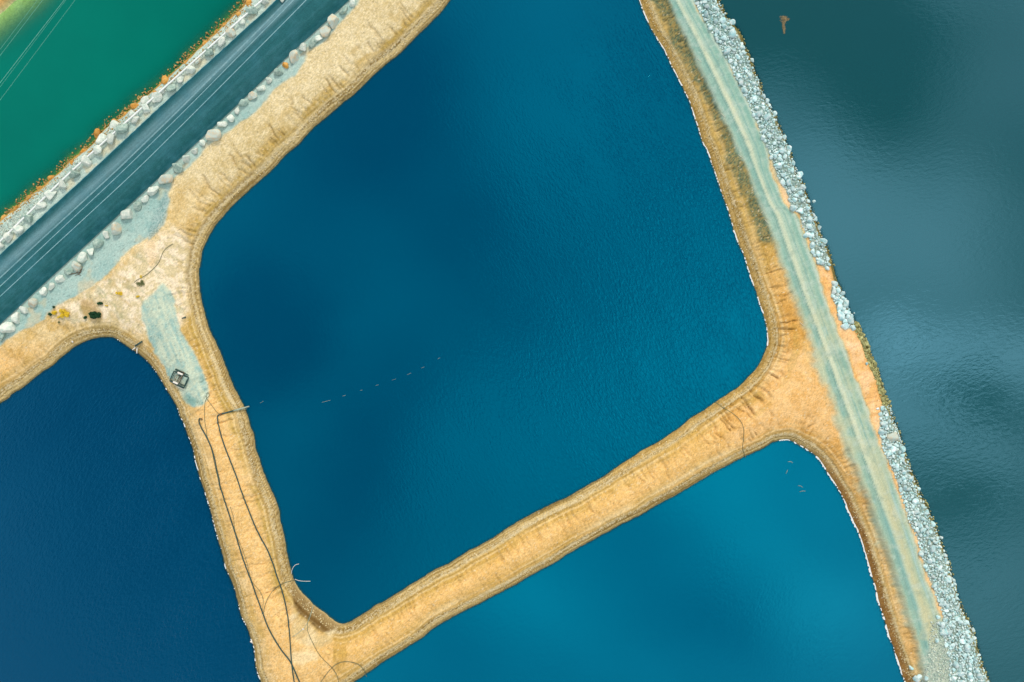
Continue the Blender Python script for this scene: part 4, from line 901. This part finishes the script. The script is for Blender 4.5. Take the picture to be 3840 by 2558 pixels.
shrub('flowering_bush', *Z5(680,440), 1.35, .95, .6, 1500, yl, 'largest yellow flowering bush, below the gravel edge by the road', 'bush', .13, 6)
shrub('flowering_bush', *Z5(385,430), .8, .5, .5, 560, yl, 'yellow flowering bush left of the largest one', 'bush', .12, 7)
shrub('flowering_bush', *Z5(500,545), .5, .2, .4, 160, yl, 'thin yellow flowering bush below and between the two big ones', 'bush', .12, 8)
shrub('flowering_bush', *Z5(1885,215), .45, .15, .3, 150, yl, 'small flat yellow flower clump beside the straggly dark shrub', 'bush', .1, 9)
shrub('flowering_bush', *P3([(1095,1130)])[0], 1.1, .5, .4, 420, yl, 'scattered yellow flowers midway up the pale plateau', 'bush', .11, 10)
shrub('flowering_bush', *P3([(1272,1155)])[0], .45, .3, .4, 180, yl, 'small yellow flower clump furthest right on the pale plateau', 'bush', .11, 11)
shrub('flowering_bush', *P3([(1298,975)])[0], .3, .35, .3, 110, yl, 'small yellow flower clump by the lower end of the plateau hose', 'bush', .1, 12)
shrub('grey_shrub', *P3([(1290,1035)])[0], 1.2, .7, .4, 500, gg, 'sparse grey-green shrub on the plateau near the hose end', 'shrub', .11, 13)
shrub('grey_shrub', *Z5(470,690), .5, .25, .25, 160, gg, 'low grey-green tuft below the yellow bushes', 'shrub', .1, 14)
# dead branch by the boulders
t = empty('dead_branch', (0, 0, 0)); tag(t, 'dark dead branch lying beside the boulder row by the largest white boulder', 'branch')
for pl_ in ([(635,958),(680,945),(745,935)], [(690,965),(730,945),(762,880)], [(650,950),(700,940),(752,905)], [(715,950),(742,962)], [(725,938),(750,918)]):
    link('twig', tube_mesh('twig', [gp(*q, .15) for q in P3(pl_)], .05, 5), rust, t)
# reed raft on the lake
rg = np.random.default_rng(77); V, F = [], []
reed = simple('dry_reed', (122,112,84), (164,144,106), scale=3, island=.35)
for i in range(620):
    tt_ = rg.random()**1.7; wd_ = (.75*(1-tt_)**1.6+.12)*(.6+.8*float(vn(np.array(tt_*7), np.array(.3), 2))); x = rg.normal()*.55*wd_+.25*math.sin(tt_*9)*(1-tt_); y = -tt_*3.9+rg.normal()*.1
    if i < 40: x += .7+rg.random()*.4; y = -.55+rg.normal()*.08
    a = rg.uniform(0, 6.28); L = rg.uniform(.12, .4); c_ = np.array([x+.15*tt_, y, rg.uniform(.0, .07)]); u = np.array([math.cos(a), math.sin(a), .1])*L; v = np.array([-math.sin(a), math.cos(a), .3])*.035
    b = len(V); V += [c_-u, c_+v, c_+u, c_-v]; F.append((b, b+1, b+2, b+3))
o = link('reed_raft', mesh_np('reed_raft', V, F), reed); o.location = (*w0((2340+1465*cA, 155*cA)), .0); o.scale = (.85, .95, 1); tag(o, 'small wedge of dry brown reeds floating alone on the grey lake', 'reeds')
# litter at the left dike foot
for q, l, r in ((P8([(340,1205)])[0], 'white plastic scrap at the foot of the left dike in the dark blue pond', .3), (P8([(800,1093)])[0], 'small white float beside the slurry beach hose', .22), (PR([(1840,1080)], 2600, 1200)[0], 'large cream rock in the head of the lower riprap bank, paler than all around', 1.35), (Z5(880,1268), 'white stone on the benches above the dark blue pond', .25)):
    big = r > 1
    V, F = rock_shape(np.random.default_rng(int(r*100)), 3, 10, .6 if big else .7, 1.1, .9); me = mesh_np('cream_rock' if big else 'white_scrap', V*r, F)
    o = link('cream_rock' if big else 'white_scrap', me, stain if big else whitem); o.location = gp(*q, r*.35); tag(o, l, 'rock' if ('rock' in l or 'stone' in l) else 'litter')

# ---- overhead cables crossing the corner of the green pond
cabm = simple('bare_cable', (120,196,180), (140,204,190), scale=2, rough=.4)
for i, (a, b, r, l) in enumerate((((0,455),(345,0),.018,'topmost'),((0,512),(392,0),.022,'second from the top'),((0,762),(590,0),.034,'thickest, middle'),((0,800),(560,60),.016,'thin one just below the thickest'),((0,920),(690,0),.02,'lowest'))):
    a = np.array(a)*cA; b = np.array(b)*cA; d_ = b-a; pts = []
    for k in range(21):
        u = -.9+2.9*k/20; z = 22+1.5*(u-.5)**2; q = a+d_*u; x, y = wz(q[0], q[1], z); pts.append((x, y, z))
    tag(link('power_cable', tube_mesh('power_cable', pts, r, 6), cabm), f'{l} of the pale overhead cables across the green pond', 'cable', 'overhead cables over the green pond')
